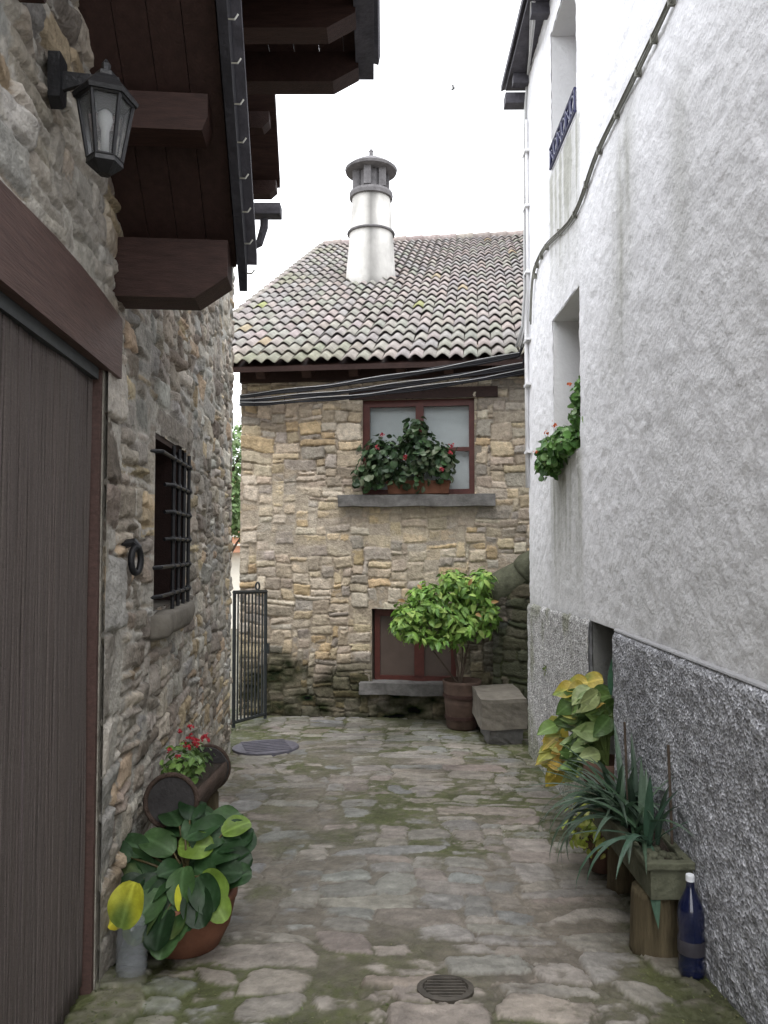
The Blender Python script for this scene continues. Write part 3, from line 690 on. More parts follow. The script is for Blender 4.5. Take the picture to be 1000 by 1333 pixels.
        bm.verts.index_update(); m_ = MB(); m_.add(vs, [tuple(v.index for v in f.verts) for f in bm.faces]); bm.free(); return m_.build(name, m, par)
    su0 = on_fac(440, 650, .12)[0]; su1, sz1 = on_fac(645, 643, .12); sz0 = on_fac(540, 659, .12)[1]
    slab(su0, su1, sz0, sz1, -.06, .14, 2, 'sill', 'stone_slab', win)
    lu0 = on_fac(455, 510)[0]; lu1, lz1 = on_fac(648, 503); lz0 = zt
    m_ = MB(); m_.hexa(fb(lu0, lu1, -.1, .035, lz0 + .002, lz1)); m_.build('window_lintel', 'wood_dark', win)
    # ---- lower window
    w = MB(); fw = .06; o0, o1 = -.16, -.10
    lm = on_fac(545, 850)[0]
    w.hexa(fb(la + .02, la + .02 + fw, o0, o1, lzb, lzt)); w.hexa(fb(lb_ - fw, lb_, o0, o1, lzb, lzt)); w.hexa(fb(la + .02 + fw, lb_ - fw, o0, o1, lzt - .09, lzt)); w.hexa(fb(la + .02 + fw, lb_ - fw, o0, o1, lzb, lzb + .065))
    w.hexa(fb(lm - .055, lm + .055, o0, o1 + .008, lzb + .065, lzt - .09))
    win2 = w.build('window', 'red_frame', e)
    p = MB(); p.hexa(fb(la + .03, lb_ - .01, -.145, -.135, lzb + .02, lzt - .02)); p.build('pane', 'pane_dull', win2)
    a0 = on_fac(468, 895, .1)[0]; a1, b1 = on_fac(584, 891, .1); b0 = on_fac(540, 905, .1)[1]
    slab(a0, a1, b0, b1, -.12, .13, 5, 'sill', 'stone_slab', win2)
    # ---- roof: rows of curved tiles
    tanp = .557; cp, sp = math.cos(math.atan(tanp)), math.sin(math.atan(tanp))
    OV = .42
    ev = on_fac(500, 473, OV)
    zE = ev[1]
    def roof(u, s, h=0.0):           # s metres upslope from the eave line, h above the plane
        p_ = F0 + E * u - N * OV + N * (s * cp - h * sp); return Vector((p_.x, p_.y, zE + s * sp + h * cp))
    d_ = ray(308, 416)
    # left rake: where the ray through the visible rake meets the roof plane
    nrm = -N * sp * -1; 
    def px_roof(px, py):
        d = ray(px, py); o = EY; nn = Vector((-N.x * sp, -N.y * sp, cp)); p0 = roof(0, 0); t = (p0 - o).dot(nn) / d.dot(nn); q_ = o + d * t - p0
        return q_.dot(E), q_.dot(Vector((N.x * cp, N.y * cp, sp)))
    ru = (px_roof(309, 416)[0] + px_roof(420, 320)[0]) / 2
    sr = px_roof(560, 309)[1]
    print('roof rake u', px_roof(309, 416), px_roof(420, 320), 'ridge s', sr)
    ru = min(ru, -.3); sr = min(sr, 9.5)
    per = .146; rows = 26; ex = sr / rows; cols = int((4.9 - ru) / per)
    mb = MB(); rr = random.Random(17); nprof = 9
    for r_ in range(rows):
        s0 = r_ * ex
        for c_ in range(cols):
            u0 = ru + c_ * per; ju, js, jh = rr.uniform(-.008, .008), rr.choice([0, 0, 0, 0, 1]) * rr.uniform(-.03, .03) + rr.uniform(-.012, .012), rr.uniform(-.003, .007)
            base_c = rr.choice([(.150, .135, .130), (.160, .142, .136), (.142, .132, .128), (.156, .136, .127), (.146, .138, .134)])
            t_ = rr.random()
            gm = max(0, 1 - s0 / 3.2)
            if t_ < .25 + .3 * gm: base_c = rr.choice([(.140, .135, .120), (.134, .135, .117), (.148, .142, .128)])
            if t_ > .99 and gm > 0: base_c = (.14, .145, .07)
            if t_ > .955 and t_ < .97: base_c = (.18, .15, .105)
            mf = float(sstep(.02, .25, fbm(np.array([c_ * .11]), np.array([r_ * .22]), 123, 3)[0] + .16 * gm - .03)) * .6; col = jit(tuple(q * 1.55 * (1 - mf) + m_c * mf for q, m_c in zip(base_c, (.175, .178, .115))), .10); vs = []
            for (sq, tw, hh) in ((s0 + js, 1.0, .038), (s0 + js, 1.0, .047), (s0 + ex * .55, .95, .034), (s0 + ex + .05, .9, .016)):
                for k2 in range(nprof):
                    x = k2 / (nprof - 1) - .5; prof = .046 * (math.cos(math.pi * 2 * x) * .5 + .5) ** .85
                    vs.append(roof(u0 + per / 2 + ju + x * per * tw * 1.04, sq, prof * tw + hh + jh ))
            fs = [(a * nprof + b, a * nprof + b + 1, (a + 1) * nprof + b + 1, (a + 1) * nprof + b) for a in range(3) for b in range(nprof - 1)]
            dark = tuple(x * .8 for x in col)  # row shadow painted into the lower edge of the tile lip
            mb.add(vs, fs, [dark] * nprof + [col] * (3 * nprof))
    # verge tiles lapping the rake
    for r_ in range(rows):
        s0 = r_ * ex; pts = [roof(ru - .01, s0 + .0, .05), roof(ru - .01, s0 + ex + .06, .03)]
        mb.tube(pts, [.062, .05], 8, jit((.24, .22, .205), .15))
    for c_ in range(int((4.9 - ru) / .36)):
        u0 = ru + c_ * .36; mb.tube([roof(u0, sr, .03), roof(u0 + .40, sr, .045)], [.085, .10], 10, jit((.26, .225, .21), .15))
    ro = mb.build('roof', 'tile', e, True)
    mb = MB(); us = [ru - .02, 4.9]
    mb.hexa([roof(us[0], -.02, -.05), roof(us[1], -.02, -.05), roof(us[1], sr, -.05), roof(us[0], sr, -.05), roof(us[0], -.0, 0), roof(us[1], -.0, 0), roof(us[1], sr, 0), roof(us[0], sr, 0)])
    mb.hexa([roof(us[0], sr, -.05), roof(us[1], sr, -.05), roof(us[1], sr, -.05) + N * 5 - Vector((0, 0, 2.8)), roof(us[0], sr, -.05) + N * 5 - Vector((0, 0, 2.8)), roof(us[0], sr, 0.02), roof(us[1], sr, 0.02), roof(us[1], sr, 0.02) + N * 5 - Vector((0, 0, 2.8)), roof(us[0], sr, 0.02) + N * 5 - Vector((0, 0, 2.8))])
    mb.build('roof_deck', 'wood_dark', e)
    m_ = MB(); m_.hexa(fb(.0, 4.8, -.1, .07, on_fac(400, 496, .07)[1], on_fac(400, 478, .07)[1] + .1)); m_.build('wall_plate', 'wood_dark', e)
    u = -.25; 
    while u < 4.6:
        m_ = MB(); m_.hexa([roof(u, .05, -.15), roof(u + .1, .05, -.15), roof(u + .1, .7, -.15), roof(u, .7, -.15), roof(u, .03, -.052), roof(u + .1, .03, -.052), roof(u + .1, .7, -.052), roof(u, .7, -.052)])
        m_.build('rafter', 'wood_beam', e); u += .52
    # ---- chimney
    cu_, cs_ = px_roof(482, 366)
    b = roof(cu_, cs_); Yb = b.y
    ztop = at(482, 207, Yb).z; zr1 = at(482, 302, Yb).z; zr2 = at(482, 252, Yb).z; zc0 = at(482, 246, Yb).z; zc1 = at(482, 222, Yb).z; zft = at(482, 193, Yb).z
    sc = Yb / 1000; b = roof(cu_, cs_ + .12); zb_ = b.z - .35
    r0, r1, r2, r3 = 33.5 * sc, 30.5 * sc, 28 * sc, 25 * sc
    mb = MB(); n = 28; prof = [(r0 * 1.03, zb_)]; 
    for i in range(13):
        t = i / 12; prof.append((r0 + (r3 - r0) * t, zb_ + .3 + (zr2 - zb_ - .3) * t))
    rr = random.Random(23)
    mb.lathe(prof, (b.x, b.y, 0), n, (.48, .47, .45), wob=.012)
    mb.c = [tuple(k3 * (1 - .8 * max(0, vn(np.array([p_[0] * 5.]), np.array([p_[2] * 1.3]), 3)[0] - .45) * 2) for k3 in c3) for p_, c3 in zip(mb.v, mb.c)]
    ch = mb.build('chimney', 'whitewash', ro, True)
    # stone bands, cage and cap are welded into one collar and cap set under the chimney's roof
    mb = MB()
    def band(r, z, h, k3): mb.lathe([(r * .9, z - h), (r + k3, z - h * .8), (r + k3 * 1.2, z), (r + k3, z + h * .6), (r * .85, z + h)], (b.x, b.y, 0), 28)
    band(r3, zr2, .07, .045)
    for i in range(6):
        a = i * math.pi / 3 + .3; q_ = Vector((b.x + math.cos(a) * r3 * .82, b.y + math.sin(a) * r3 * .82, 0)); mb.box((q_.x - .06, q_.y - .06, zc0), (q_.x + .06, q_.y + .06, zc1 + .02), bev=.008)
    mb.lathe([(r3 * .7, zc0), (r3 * .7, zc1 + .02)], (b.x, b.y, 0), 16)
    mb.lathe([(r3 * .9, zc1 - .01), (34 * sc, zc1 + .01), (35 * sc, zc1 + .05), (28 * sc, zc1 + .12), (15 * sc, ztop + .02), (3 * sc, ztop + .05), (2.6 * sc, zft - .02), (3.2 * sc, zft), (.6 * sc, zft + .05)], (b.x, b.y, 0), 28)
    cap = mb.build('chimney_cap', 'chim_dark', ro)
    mb = MB(); band(r0 + (r3 - r0) * .55, zr1, .022, .035); mb.build('chimney_band', 'chim_dark', ro)
    for sg in (-1, 1):
        mb = MB(); q0 = roof(cu_ + sg * .35, cs_ + .2, .06); mb.box((-.16, -.05, -.006), (.16, .05, .006), xf=lambda p_: q0 + E * (p_.x + sg * .07) + Vector((0, p_.y, p_.z - abs(p_.x) * .25)))
        mb.build('chimney_flashing', 'slate', ro)
    return e
build_cottage()

# ------------------------------------------------------------------ white house on the right
WIN_LO = (4.98, 5.80, 2.13, 3.20); WIN_HI = (4.98, 5.78, 4.36, 5.42); NICHE = (4.22, 4.74, -.5, 1.03)
def build_right():
    e = thing('rendered_house', (rx(4), 4, gz(4)), 'white roughcast house along the right side with two deep windows and a dark pebble-dash foot', 'house')
    res = .015; YE = 6.86
    U, V = np.meshgrid(np.arange(.6, YE + .001, res), np.arange(-.5, 5.9, res))
    H = .011 * fbm(U * 1.1, V * 1.1, 3, 3) + .008 * fbm(U * 6, V * 7, 5, 4) + .012 * np.maximum(0, fbm(U * 12 + V * 5, V * 16, 7, 3))
    pa, qa = U * .5 + V * .87, -U * .87 + V * .5
    H = H + .006 * np.maximum(0, fbm(pa * 7, qa * 19, 8, 4) + .05) + .009 * fbm(U * 21, V * 21, 9, 3, .7)
    col = np.ones(U.shape + (3,)) * np.array((.80, .80, .825))
    dirt = fbm(U * 1.2, V * .5, 11, 5) * 2 + fbm(U * 7, V * 1.0, 13, 4) * 1.2
    strk = np.zeros_like(U)
    for (y0, y1, z) in ((4.9, 5.85, 4.36), (4.9, 5.9, 2.13)):
        m_ = sstep(y0 - .05, y0 + .1, U) * sstep(y1 + .1, y1 - .05, U) * sstep(z + .02, z - .06, V) * sstep(z - 1.3, z - .2, V)
        strk = np.maximum(strk, m_ * (.55 + 2.2 * np.maximum(0, fbm(U * 14, V * .7, 19, 3) + .1)))
    # streaks under the slanting cable and down the middle
    m_ = np.exp(-((U - 4.05 + .15 * (V - 3)) / .16) ** 2) * sstep(4.0, 3.5, V) * sstep(2.0, 3.0, V); strk = np.maximum(strk, m_ * (.75 + 1.2 * fbm(U * 20, V * 1.5, 29, 3)))
    m_ = np.exp(-((U - 3.2) / .14) ** 2) * sstep(3.7, 3.3, V) * sstep(2.3, 3.0, V); strk = np.maximum(strk, m_ * .5)
    blot = sstep(.14, .30, fbm(U * 1.6, V * 1.6, 37, 4)) * .35
    low = sstep(1.75, 1.0, V + .5 * fbm(U * 2, V * 2, 47, 3)) * .30
    far = sstep(5.9, 6.8, U) * sstep(1.6, .0, V) * .5
    k = np.clip(strk * .75 + np.maximum(0, dirt) * .14 + blot * .18 + low * .5 + far * (.5 + fbm(U * 8, V * 8, 49, 3)), 0, .85)[..., None]
    col = col * (1 - k) + np.array((.30, .30, .255)) * k
    lowf = sstep(1.06, .98, V + .03 * fbm(U * 3, V * 3, 81, 2))[..., None] * (U > 4.5)[..., None]
    col = col * (1 - lowf * (.10 + .75 * np.maximum(0, fbm(U * 24, V * 24, 83, 3)[..., None])))
    green = sstep(.45, -.35, V + .3 * fbm(U * 4, V * 4, 85, 3))[..., None] * (U > 4.6)[..., None] * .55
    col = col * (1 - green) + np.array((.14, .15, .06)) * green
    base = np.stack([RA + RB * U, U, V], -1); P = base + np.array(RN) * H[..., None]
    keep = holes_keep(U, V, [(w[0], w[2], w[1], w[3]) for w in (WIN_LO, WIN_HI)] + [(NICHE[0], NICHE[2], NICHE[1], NICHE[3])])
    link('wall', grid_mesh('wall', P, col, keep), 'stucco', e)
    # corner return, hidden body, wall behind the camera
    mb = MB(); mb.hexa([right(YE - .002, -.5, -.001), right(YE - .002, -.5, -3.4), right(YE - .3, -.5, -3.4), right(YE - .3, -.5, -.04), right(YE - .002, 5.9, -.001), right(YE - .002, 5.9, -3.4), right(YE - .3, 5.9, -3.4), right(YE - .3, 5.9, -.04)], (.66, .66, .66))
    mb.build('corner_wall', 'stucco', e); mb = MB()
    mb.hexa([right(-1.0, -.2, 0), right(.61, -.2, 0), right(.61, -.2, -.3), right(-1.0, -.2, -.3), right(-1.0, 5.9, 0), right(.61, 5.9, 0), right(.61, 5.9, -.3), right(-1.0, 5.9, -.3)], (.7, .7, .72))
    mb.build('near_wall', 'stucco', e)
    # pebble-dash foot, proud of the wall
    U, V = np.meshgrid(np.arange(.6, NICHE[0] + .001, .0125), np.arange(-.5, 1.032, .0125))
    H = .026 + .012 * fbm(U * 5, V * 5, 61, 3) + .016 * fbm(U * 26, V * 26, 63, 3)
    edge = sstep(0, .035, 1.03 - V); H = H * (.35 + .65 * edge)
    g = .38 + .24 * fbm(U * 30, V * 30, 65, 3) + .10 * fbm(U * 3, V * 3, 67, 3)
    col = g[..., None] * np.array((.98, .99, 1.06)); bl = sstep(.08, .25, fbm(U * 1.6, V * 1.6, 69, 3))[..., None] * .5
    col = col * (1 - bl * .45); gr = sstep(.25, -.25, V + .05 * U)[..., None] * .3; col = col * (1 - gr) + np.array((.06, .065, .04)) * gr
    P = np.stack([RA + RB * U, U, V], -1) + np.array(RN) * H[..., None]
    link('plinth', grid_mesh('plinth', P, np.clip(col, .02, .6), np.ones((U.shape[0] - 1, U.shape[1] - 1), bool)), 'pebble', e)
    U, V = np.meshgrid(np.arange(NICHE[1], YE - .003, .0125), np.arange(-.5, 1.04, .0125))
    H = .024 + .010 * fbm(U * 5, V * 5, 161, 3) + .012 * fbm(U * 26, V * 26, 163, 3); H = H * (.2 + .8 * sstep(0, .05, (1.05 - .028 * (U - 4.74)) - V)) + .001
    g = .47 + .34 * fbm(U * 30, V * 30, 165, 3) + .12 * fbm(U * 3, V * 3, 167, 3); col = g[..., None] * np.array((1., .99, .985))
    gr = (sstep(.02, .2, fbm(U * 3, V * 2, 169, 4) + .25 * sstep(.5, -.3, V)) * .55)[..., None]; col = col * (1 - gr) + np.array((.17, .18, .095)) * gr
    P = np.stack([RA + RB * U, U, V], -1) + np.array(RN) * H[..., None]; uc = (U[:-1, :-1] + U[1:, 1:]) / 2; vc = (V[:-1, :-1] + V[1:, 1:]) / 2
    link('plinth', grid_mesh('plinth', P, np.clip(col, .03, .75), vc < 1.035 - .028 * (uc - 4.74)), 'pebble', e)['label'] = 'pale mossy roughcast foot beyond the niche'
    mb = MB(); mb.hexa([right(.6, 1.027, 0), right(NICHE[0], 1.027, 0), right(NICHE[0], 1.027, .018), right(.6, 1.027, .018), right(.6, 1.042, 0), right(NICHE[0], 1.042, 0), right(NICHE[0], 1.034, .015), right(.6, 1.034, .015)], (.33, .33, .34))
    mb.build('plinth_ledge', 'stucco', e)
    # window recesses
    for w in (WIN_LO, WIN_HI):
        y0, y1, z0, z1 = w; d = .30; t = .06; m_ = MB()
        def rb(a, b, o0, o1, za, zb): return [right(a, za, o0), right(b, za, o0), right(b, za, o1), right(a, za, o1), right(a, zb, o0), right(b, zb, o0), right(b, zb, o1), right(a, zb, o1)]
        m_.hexa(rb(y0 - t, y0 + .003, -d, -.004, z0 - t, z1 + t)); m_.hexa(rb(y1 - .003, y1 + t, -d, -.004, z0 - t, z1 + t)); m_.hexa(rb(y0 + .003, y1 - .003, -d, -.004, z1 - .003, z1 + t)); m_.hexa(rb(y0 + .003, y1 - .003, -d, -.004, z0 - t, z0 + .003))
        wn = m_.build('window', 'render_in', e)
        m_ = MB(); m_.hexa(rb(y0, y1, -d + .0, -d + .05, z0, z0 + .07)); m_.hexa(rb(y0, y0 + .07, -d, -d + .05, z0 + .07, z1)); m_.hexa(rb(y1 - .07, y1, -d, -d + .05, z0 + .07, z1)); m_.hexa(rb(y0 + .07, y1 - .07, -d, -d + .05, z1 - .07, z1)); m_.hexa(rb((y0 + y1) / 2 - .03, (y0 + y1) / 2 + .03, -d, -d + .05, z0 + .07, z1 - .07))
        m_.build('frame', 'red_frame', wn)
        m_ = MB(); m_.hexa(rb(y0, y1, -d - .03, -d + .01, z0, z1)); m_.build('pane', 'pane', wn)
    # low ornamental railing across the upper window
    y0, y1, z0, _ = WIN_HI; m_ = MB(); o_ = .012; zt = z0 + .165
    m_.tube([right(y0 + .002, z0 + .012, o_), right(y1 - .002, z0 + .012, o_)], .011, 6); m_.tube([right(y0 + .002, zt, o_), right(y1 - .002, zt, o_)], .011, 6)
    n = 6; st = (y1 - y0) / n
    for i in range(n + 1): m_.tube([right(min(max(y0 + i * st, y0 + .008), y1 - .008), z0 + .012, o_), right(min(max(y0 + i * st, y0 + .008), y1 - .008), zt, o_)], .008, 6)
    for i in range(n):
        ym = y0 + (i + .5) * st; zm = (z0 + .012 + zt) / 2
        if i % 2 == 0: m_.tube([right(ym + .045 * math.cos(a * math.pi / 8), zm + .055 * math.sin(a * math.pi / 8), o_) for a in range(17)], .008, 6, cap=False)
        else:
            m_.tube([right(ym - st / 2, z0 + .02, o_), right(ym + st / 2, zt - .005, o_)], .008, 6); m_.tube([right(ym + st / 2, z0 + .02, o_), right(ym - st / 2, zt - .005, o_)], .008, 6)
    m_.build('window_railing', 'rail_blue', e)
    # niche, its faces coloured dark to stand in for the shade inside
    y0, y1, z0, z1 = NICHE; m_ = MB()
    def rb(a, b, o0, o1, za, zb): return [right(a, za, o0), right(b, za, o0), right(b, za, o1), right(a, za, o1), right(a, zb, o0), right(b, zb, o0), right(b, zb, o1), right(a, zb, o1)]
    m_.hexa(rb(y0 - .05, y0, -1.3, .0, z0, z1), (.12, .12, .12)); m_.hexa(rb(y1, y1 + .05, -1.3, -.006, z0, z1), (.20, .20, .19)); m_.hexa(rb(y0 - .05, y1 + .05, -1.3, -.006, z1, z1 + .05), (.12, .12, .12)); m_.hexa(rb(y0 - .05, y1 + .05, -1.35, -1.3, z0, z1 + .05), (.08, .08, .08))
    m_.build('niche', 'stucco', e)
    # eave
    m_ = MB(); zE = 5.62
    for i in range(9): m_.hexa(rb(-.5 + i * .9, -.5 + i * .9 + .08, -.1, .14, zE - .0, zE + .09))
    m_.hexa(rb(-1, YE + .12, -.1, .17, zE + .092, zE + .13)); m_.build('eave', 'slate', e)
    m_ = MB()
    m_.hexa([right(-1, zE + .132, .20), right(YE + .2, zE + .132, .20), right(YE + .2, zE + 1.6, -3), right(-1, zE + 1.6, -3), right(-1, zE + .19, .20), right(YE + .2, zE + .19, .20), right(YE + .2, zE + 1.66, -3), right(-1, zE + 1.66, -3)])
    m_.build('roof', 'slate', e)
    m_ = MB(); m_.hexa(rb(YE - .02, YE + .1, -.1, .19, zE - .10, zE - .002)); m_.build('eave_beam', 'slate', e)
build_right()

# ------------------------------------------------------------------ cables and conduit
def smooth(p, n=6):
    q = [p[0]] + list(p) + [p[-1]]; o = []
    for i in range(1, len(q) - 2):
        a, b, c, d = q[i - 1:i + 3]
        for k in range(n):
            t = k / n; o.append(.5 * ((2 * b) + (c - a) * t + (2 * a - 5 * b + 4 * c - d) * t * t + (3 * b - a - 3 * c + d) * t ** 3))
    return o + [p[-1]]
def sag(a, b, s, n=14): 
    a, b = Vector(a), Vector(b); return [a.lerp(b, i / n) - Vector((0, 0, s * 4 * (i / n) * (1 - i / n))) for i in range(n + 1)]
def build_cables():
    YE = 6.86
    # bundles: down the white house's corner, then across the cottage front to the left
    defs = [(0.0, 470, 516, .013, 'cable_black', 'thick black cable bundle, uppermost of those crossing under the cottage eave'),
            (.02, 484, 522, .011, 'cable_black', 'black cable bundle crossing the cottage front between the upper and lower bundles'),
            (.03, 492, 527, .010, 'cable_black', 'lowest black cable bundle crossing above the cottage window')]
    for i, (du, yr, yl, r, m, lab) in enumerate(defs):
        A = at(676 + 4 * i, yr - 8, 7.05); A0 = at(683 + i * 2, yr - 40, 6.95); T = at(691 + i * 2, 0, 5.9)
        B = fac(.02, on_fac(312, yl, .10)[1], .10 + .012 * i)
        path = [A0, (A0 + A) / 2 + Vector((.012, 0, -.02)), A] + sag(A, B, .035 + .01 * i, 16)[1:]
        e = thing('overhead_cable', B, lab, 'cable', 'cables across the cottage front')
        mb = MB(); mb.tube(path, r, 8)
        for dz in (.016, -.014): mb.tube([p + Vector((0, -.006, dz + .006 * math.sin(k * 1.3 + i))) for k, p in enumerate(path)], r * .8, 6)
        mb.build('sheath', m, e, True)
        mb = MB(); mb.tube([p + Vector((0, -.018, .018 + .009 * math.sin(k * 1.1 + i))) for k, p in enumerate(path[2:])], .0036, 6)
        mb.build('carrier_wire', 'cable_grey', e, True)
        for k in range(5, len(path) - 1, 2):
            p = path[k]; mb = MB(); mb.tube([p + Vector((.004 * math.cos(a), .022 * math.sin(a * math.pi / 4), .024 * math.cos(a * math.pi / 4))) for a in range(9)], .004, 5, cap=False)
            mb.build('cable_tie', 'cable_black', e)
    # grey cables coming down the corner
    for i in range(3):
        pts = []
        for (px, py, Y) in ((697 - i * 2, -60, 5.6), (695 - i * 2, 30, 5.9), (687 + i, 100, 6.75), (684 + i * 3, 140, 6.8), (683 + i * 3, 260, 6.8), (683 + i * 3, 380, 6.8), (680 + i * 3, 425, 6.82), (672 + i * 4, 452, 6.9)): pts.append(at(px, py, Y))
        mb = MB(); mb.tube(pts, .012 - .002 * i, 8); o = mb.build('corner_cable', 'cable_grey' if i != 1 else 'pvc', None, True)
        tag(o, ['leftmost pale cable running down the corner edge of the white house', 'white cable between two grey ones down the corner of the white house', 'pale cable nearest the wall on the corner of the white house'][i], 'cable', 'cables down the white house corner')
    e = thing('conduit_pipe', right(6.7, 2.2, .03), 'white conduit pipe clipped up the far corner of the white house', 'pipe')
    mb = MB(); mb.tube([right(6.82, 2.0, .022), right(6.82, 3.2, .022), right(6.82, 5.3, .022)], .017, 10); mb.tube([right(6.74, 3.3, .02), right(6.74, 5.3, .02)], .012, 8); mb.build('tube', 'pvc', e, True)
    for z in (2.3, 2.9, 3.3, 3.9, 4.5, 5.0):
        mb = MB(); mb.hexa([right(6.70, z, 0), right(6.85, z, 0), right(6.85, z, .044), right(6.70, z, .044), right(6.70, z + .022, 0), right(6.85, z + .022, 0), right(6.85, z + .022, .044), right(6.70, z + .022, .044)])
        mb.build('clip', 'pvc', e)
    pts = [on_right(*q) for q in ((915, -80), (879, 0), (835, 93), (784, 195), (751.6, 279), (714, 321), (701, 345), (696, 372), (694, 420))]
    e = thing('wall_cable', pts[4], 'dusty grey cable slanting down across the white roughcast wall', 'cable')
    mb = MB(); off = RN * .02; sp = smooth(pts); mb.tube([p + off for p in sp], .0075, 8); mb.tube([p + off + Vector((0, 0, -.016)) for p in sp], .006, 8); mb.tube([p + RN * .028 + Vector((0, 0, .008 + .004 * math.sin(i * .7))) for i, p in enumerate(sp)], .005, 8)
    mb.build('sheath', 'cable_olive', e, True)
    for i in range(1, 7):
        for t in (0, .5):
            mb = MB(); p = pts[i].lerp(pts[i + 1], t); mb.box((-.004, -.007, -.026), (.032, .007, .018), xf=lambda q: p + Vector((-q.x, q.y, q.z)))
            mb.build('cable_clip', 'cable_olive', e)
build_cables()

# ------------------------------------------------------------------ gate, parapet, bench
def build_gate():
    a, b = on_ground(304, 951), on_ground(345, 939); a.z = gz(a.y); b.z = gz(b.y)
    e = thing('iron_gate', a, 'dark grey barred iron gate standing open at the left corner of the cottage', 'gate')
    d = (b - a); h = 1.40; n = 9
    def q(t, z): return a + d * t + Vector((0, 0, z))
    mb = MB()
    for t in (0, 1): mb.tube([q(t, .03), q(t, h)], .019, 8)
    mb.tube([q(-.02, h), q(1.02, h)], .022, 6); mb.tube([q(0, .08), q(1, .08)], .018, 6)
    mb.build('frame', 'gate', e)
    for i in range(1, n):
        m_ = MB(); t = i / n; m_.tube([q(t, .08), q(t, h)], .0095, 8); m_.build('bar', 'gate', e)
    m_ = MB(); c = q(.72, h + .06); m_.tube([c + Vector((.02 * math.cos(k * math.pi / 8), .01, .04 * math.sin(k * math.pi / 8))) for k in range(17)], .011, 6, cap=False); m_.build('finial_ring', 'gate', e)
    m_ = MB(); c = q(1.03, .78); m_.box((c.x - .02, c.y - .03, c.z - .05), (c.x + .035, c.y + .03, c.z + .06), bev=.006); m_.build('lock', 'gate', e)
build_gate()

def rock(mb, x0, x1, y0, y1, z0, z1, seed, rnd=.12, wob=.012, col=(.5, .5, .5), cuts=7, xf=None):
    bm = bmesh.new(); bmesh.ops.create_cube(bm, size=2); bmesh.ops.subdivide_edges(bm, edges=list(bm.edges), cuts=cuts, use_grid_fill=True); r2 = random.Random(seed)
    ph = [r2.uniform(0, 6) for _ in range(6)]; vs = []
    for v in bm.verts:
        c = v.co; l = max(abs(c.x), abs(c.y), abs(c.z)); k = 1 - rnd * (c.length / l - 1) * 1.2
        p = Vector(((x0 + x1) / 2 + c.x * k * (x1 - x0) / 2, (y0 + y1) / 2 + c.y * k * (y1 - y0) / 2, (z0 + z1) / 2 + c.z * k * (z1 - z0) / 2))
        p += Vector((math.sin(p.y * 14 + ph[0]) + math.sin(p.z * 19 + ph[1]), math.sin(p.x * 15 + ph[2]) + math.sin(p.z * 21 + ph[3]), math.sin(p.x * 13 + ph[4]) + math.sin(p.y * 17 + ph[5]))) * wob * .5
        p += Vector((r2.uniform(-1, 1), r2.uniform(-1, 1), r2.uniform(-1, 1))) * wob * .2
        vs.append(xf(p) if xf else p)
    bm.verts.index_update(); mb.add(vs, [tuple(v.index for v in f.verts) for f in bm.faces], col); bm.free()

def build_parapet():
    a = Vector((1.16, 8.22, 0)); b = Vector((2.6, 7.35, 0)); dd = (b - a).normalized(); nn = Vector((-dd.y, dd.x, 0)); L = (b - a).length
    e = thing('stair_parapet', (1.2, 8.1, gz(8)), 'mossy stone parapet with a dark rounded coping climbing behind the bench block', 'low wall')
    res = .0125
    U, V = np.meshgrid(np.arange(0, L, res), np.arange(-.5, 2.2, res))
    H, C, k = masonry(U, V, .04, .03, [3, 4, 5, 6, 8, 10], [2, 3, 4, 5], [(.085, .085, .068), (.11, .10, .08), (.06, .064, .05), (.15, .125, .10)], [3, 2, 3, 1], (.05, .055, .03), .04, .012, .004, .07, 44, mort_h=.3, rough=.009, ragged=.014, rad=.25, groove=.02, tilt=.08)  # stone palette darkened to carry the shade around shrub and parapet
    ztop = lambda u: .98 + u * .60
    g = (fbm(U * 2, V * 2, 9, 3) > -.05)[..., None] * .4; C = C * (1 - g) + np.array((.05, .06, .022)) * g
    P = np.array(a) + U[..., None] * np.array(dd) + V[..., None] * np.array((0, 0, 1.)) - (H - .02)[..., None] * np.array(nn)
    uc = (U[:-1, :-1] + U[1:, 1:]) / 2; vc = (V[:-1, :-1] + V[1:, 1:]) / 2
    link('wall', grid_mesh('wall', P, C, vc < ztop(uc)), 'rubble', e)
    mb = MB(); i0 = [a + nn * .02, a + nn * .3, b + nn * .3, b + nn * .02]
    mb.hexa([i0[0] + Vector((0, 0, -.5)), i0[3] + Vector((0, 0, -.5)), i0[2] + Vector((0, 0, -.5)), i0[1] + Vector((0, 0, -.5)), i0[0] + Vector((0, 0, ztop(0))), i0[3] + Vector((0, 0, ztop(L))), i0[2] + Vector((0, 0, ztop(L))), i0[1] + Vector((0, 0, ztop(0)))], (.1, .1, .08))
    mb.build('inner_masonry', 'rubble', e)
    for i in range(4):
        u0, u1 = -.1 + i * .42, -.1 + i * .42 + .45; m_ = MB()
        m_.tube([a + dd * u0 + nn * .12 + Vector((0, 0, ztop(u0) + .02)), a + dd * (u0 + .03) + nn * .12 + Vector((0, 0, ztop(u0 + .03) + .03)), a + dd * u1 + nn * .12 + Vector((0, 0, ztop(u1) + .015))], [.17, .185, .16], 14)
        m_.build('coping_stone', 'concrete', e, True)
build_parapet()

def build_bench():
    p = on_ground(655, 964); e = thing('stone_bench', (1.14, 7.45, gz(7.45)), 'rough stone block seat against the white house corner, set on a smaller stone', 'stone bench')
    mb = MB(); z = gz(7.4); rock(mb, .90, 1.34, 7.22, 8.02, z + .145, z + .43, 3, rnd=.035, wob=.014); mb.build('seat_block', 'stone_warm', e)
    mb = MB(); rock(mb, .98, 1.32, 7.28, 7.9, z - .06, z + .15, 8, rnd=.14, wob=.02); mb.build('support_stone', 'stone_slab', e)
build_bench()

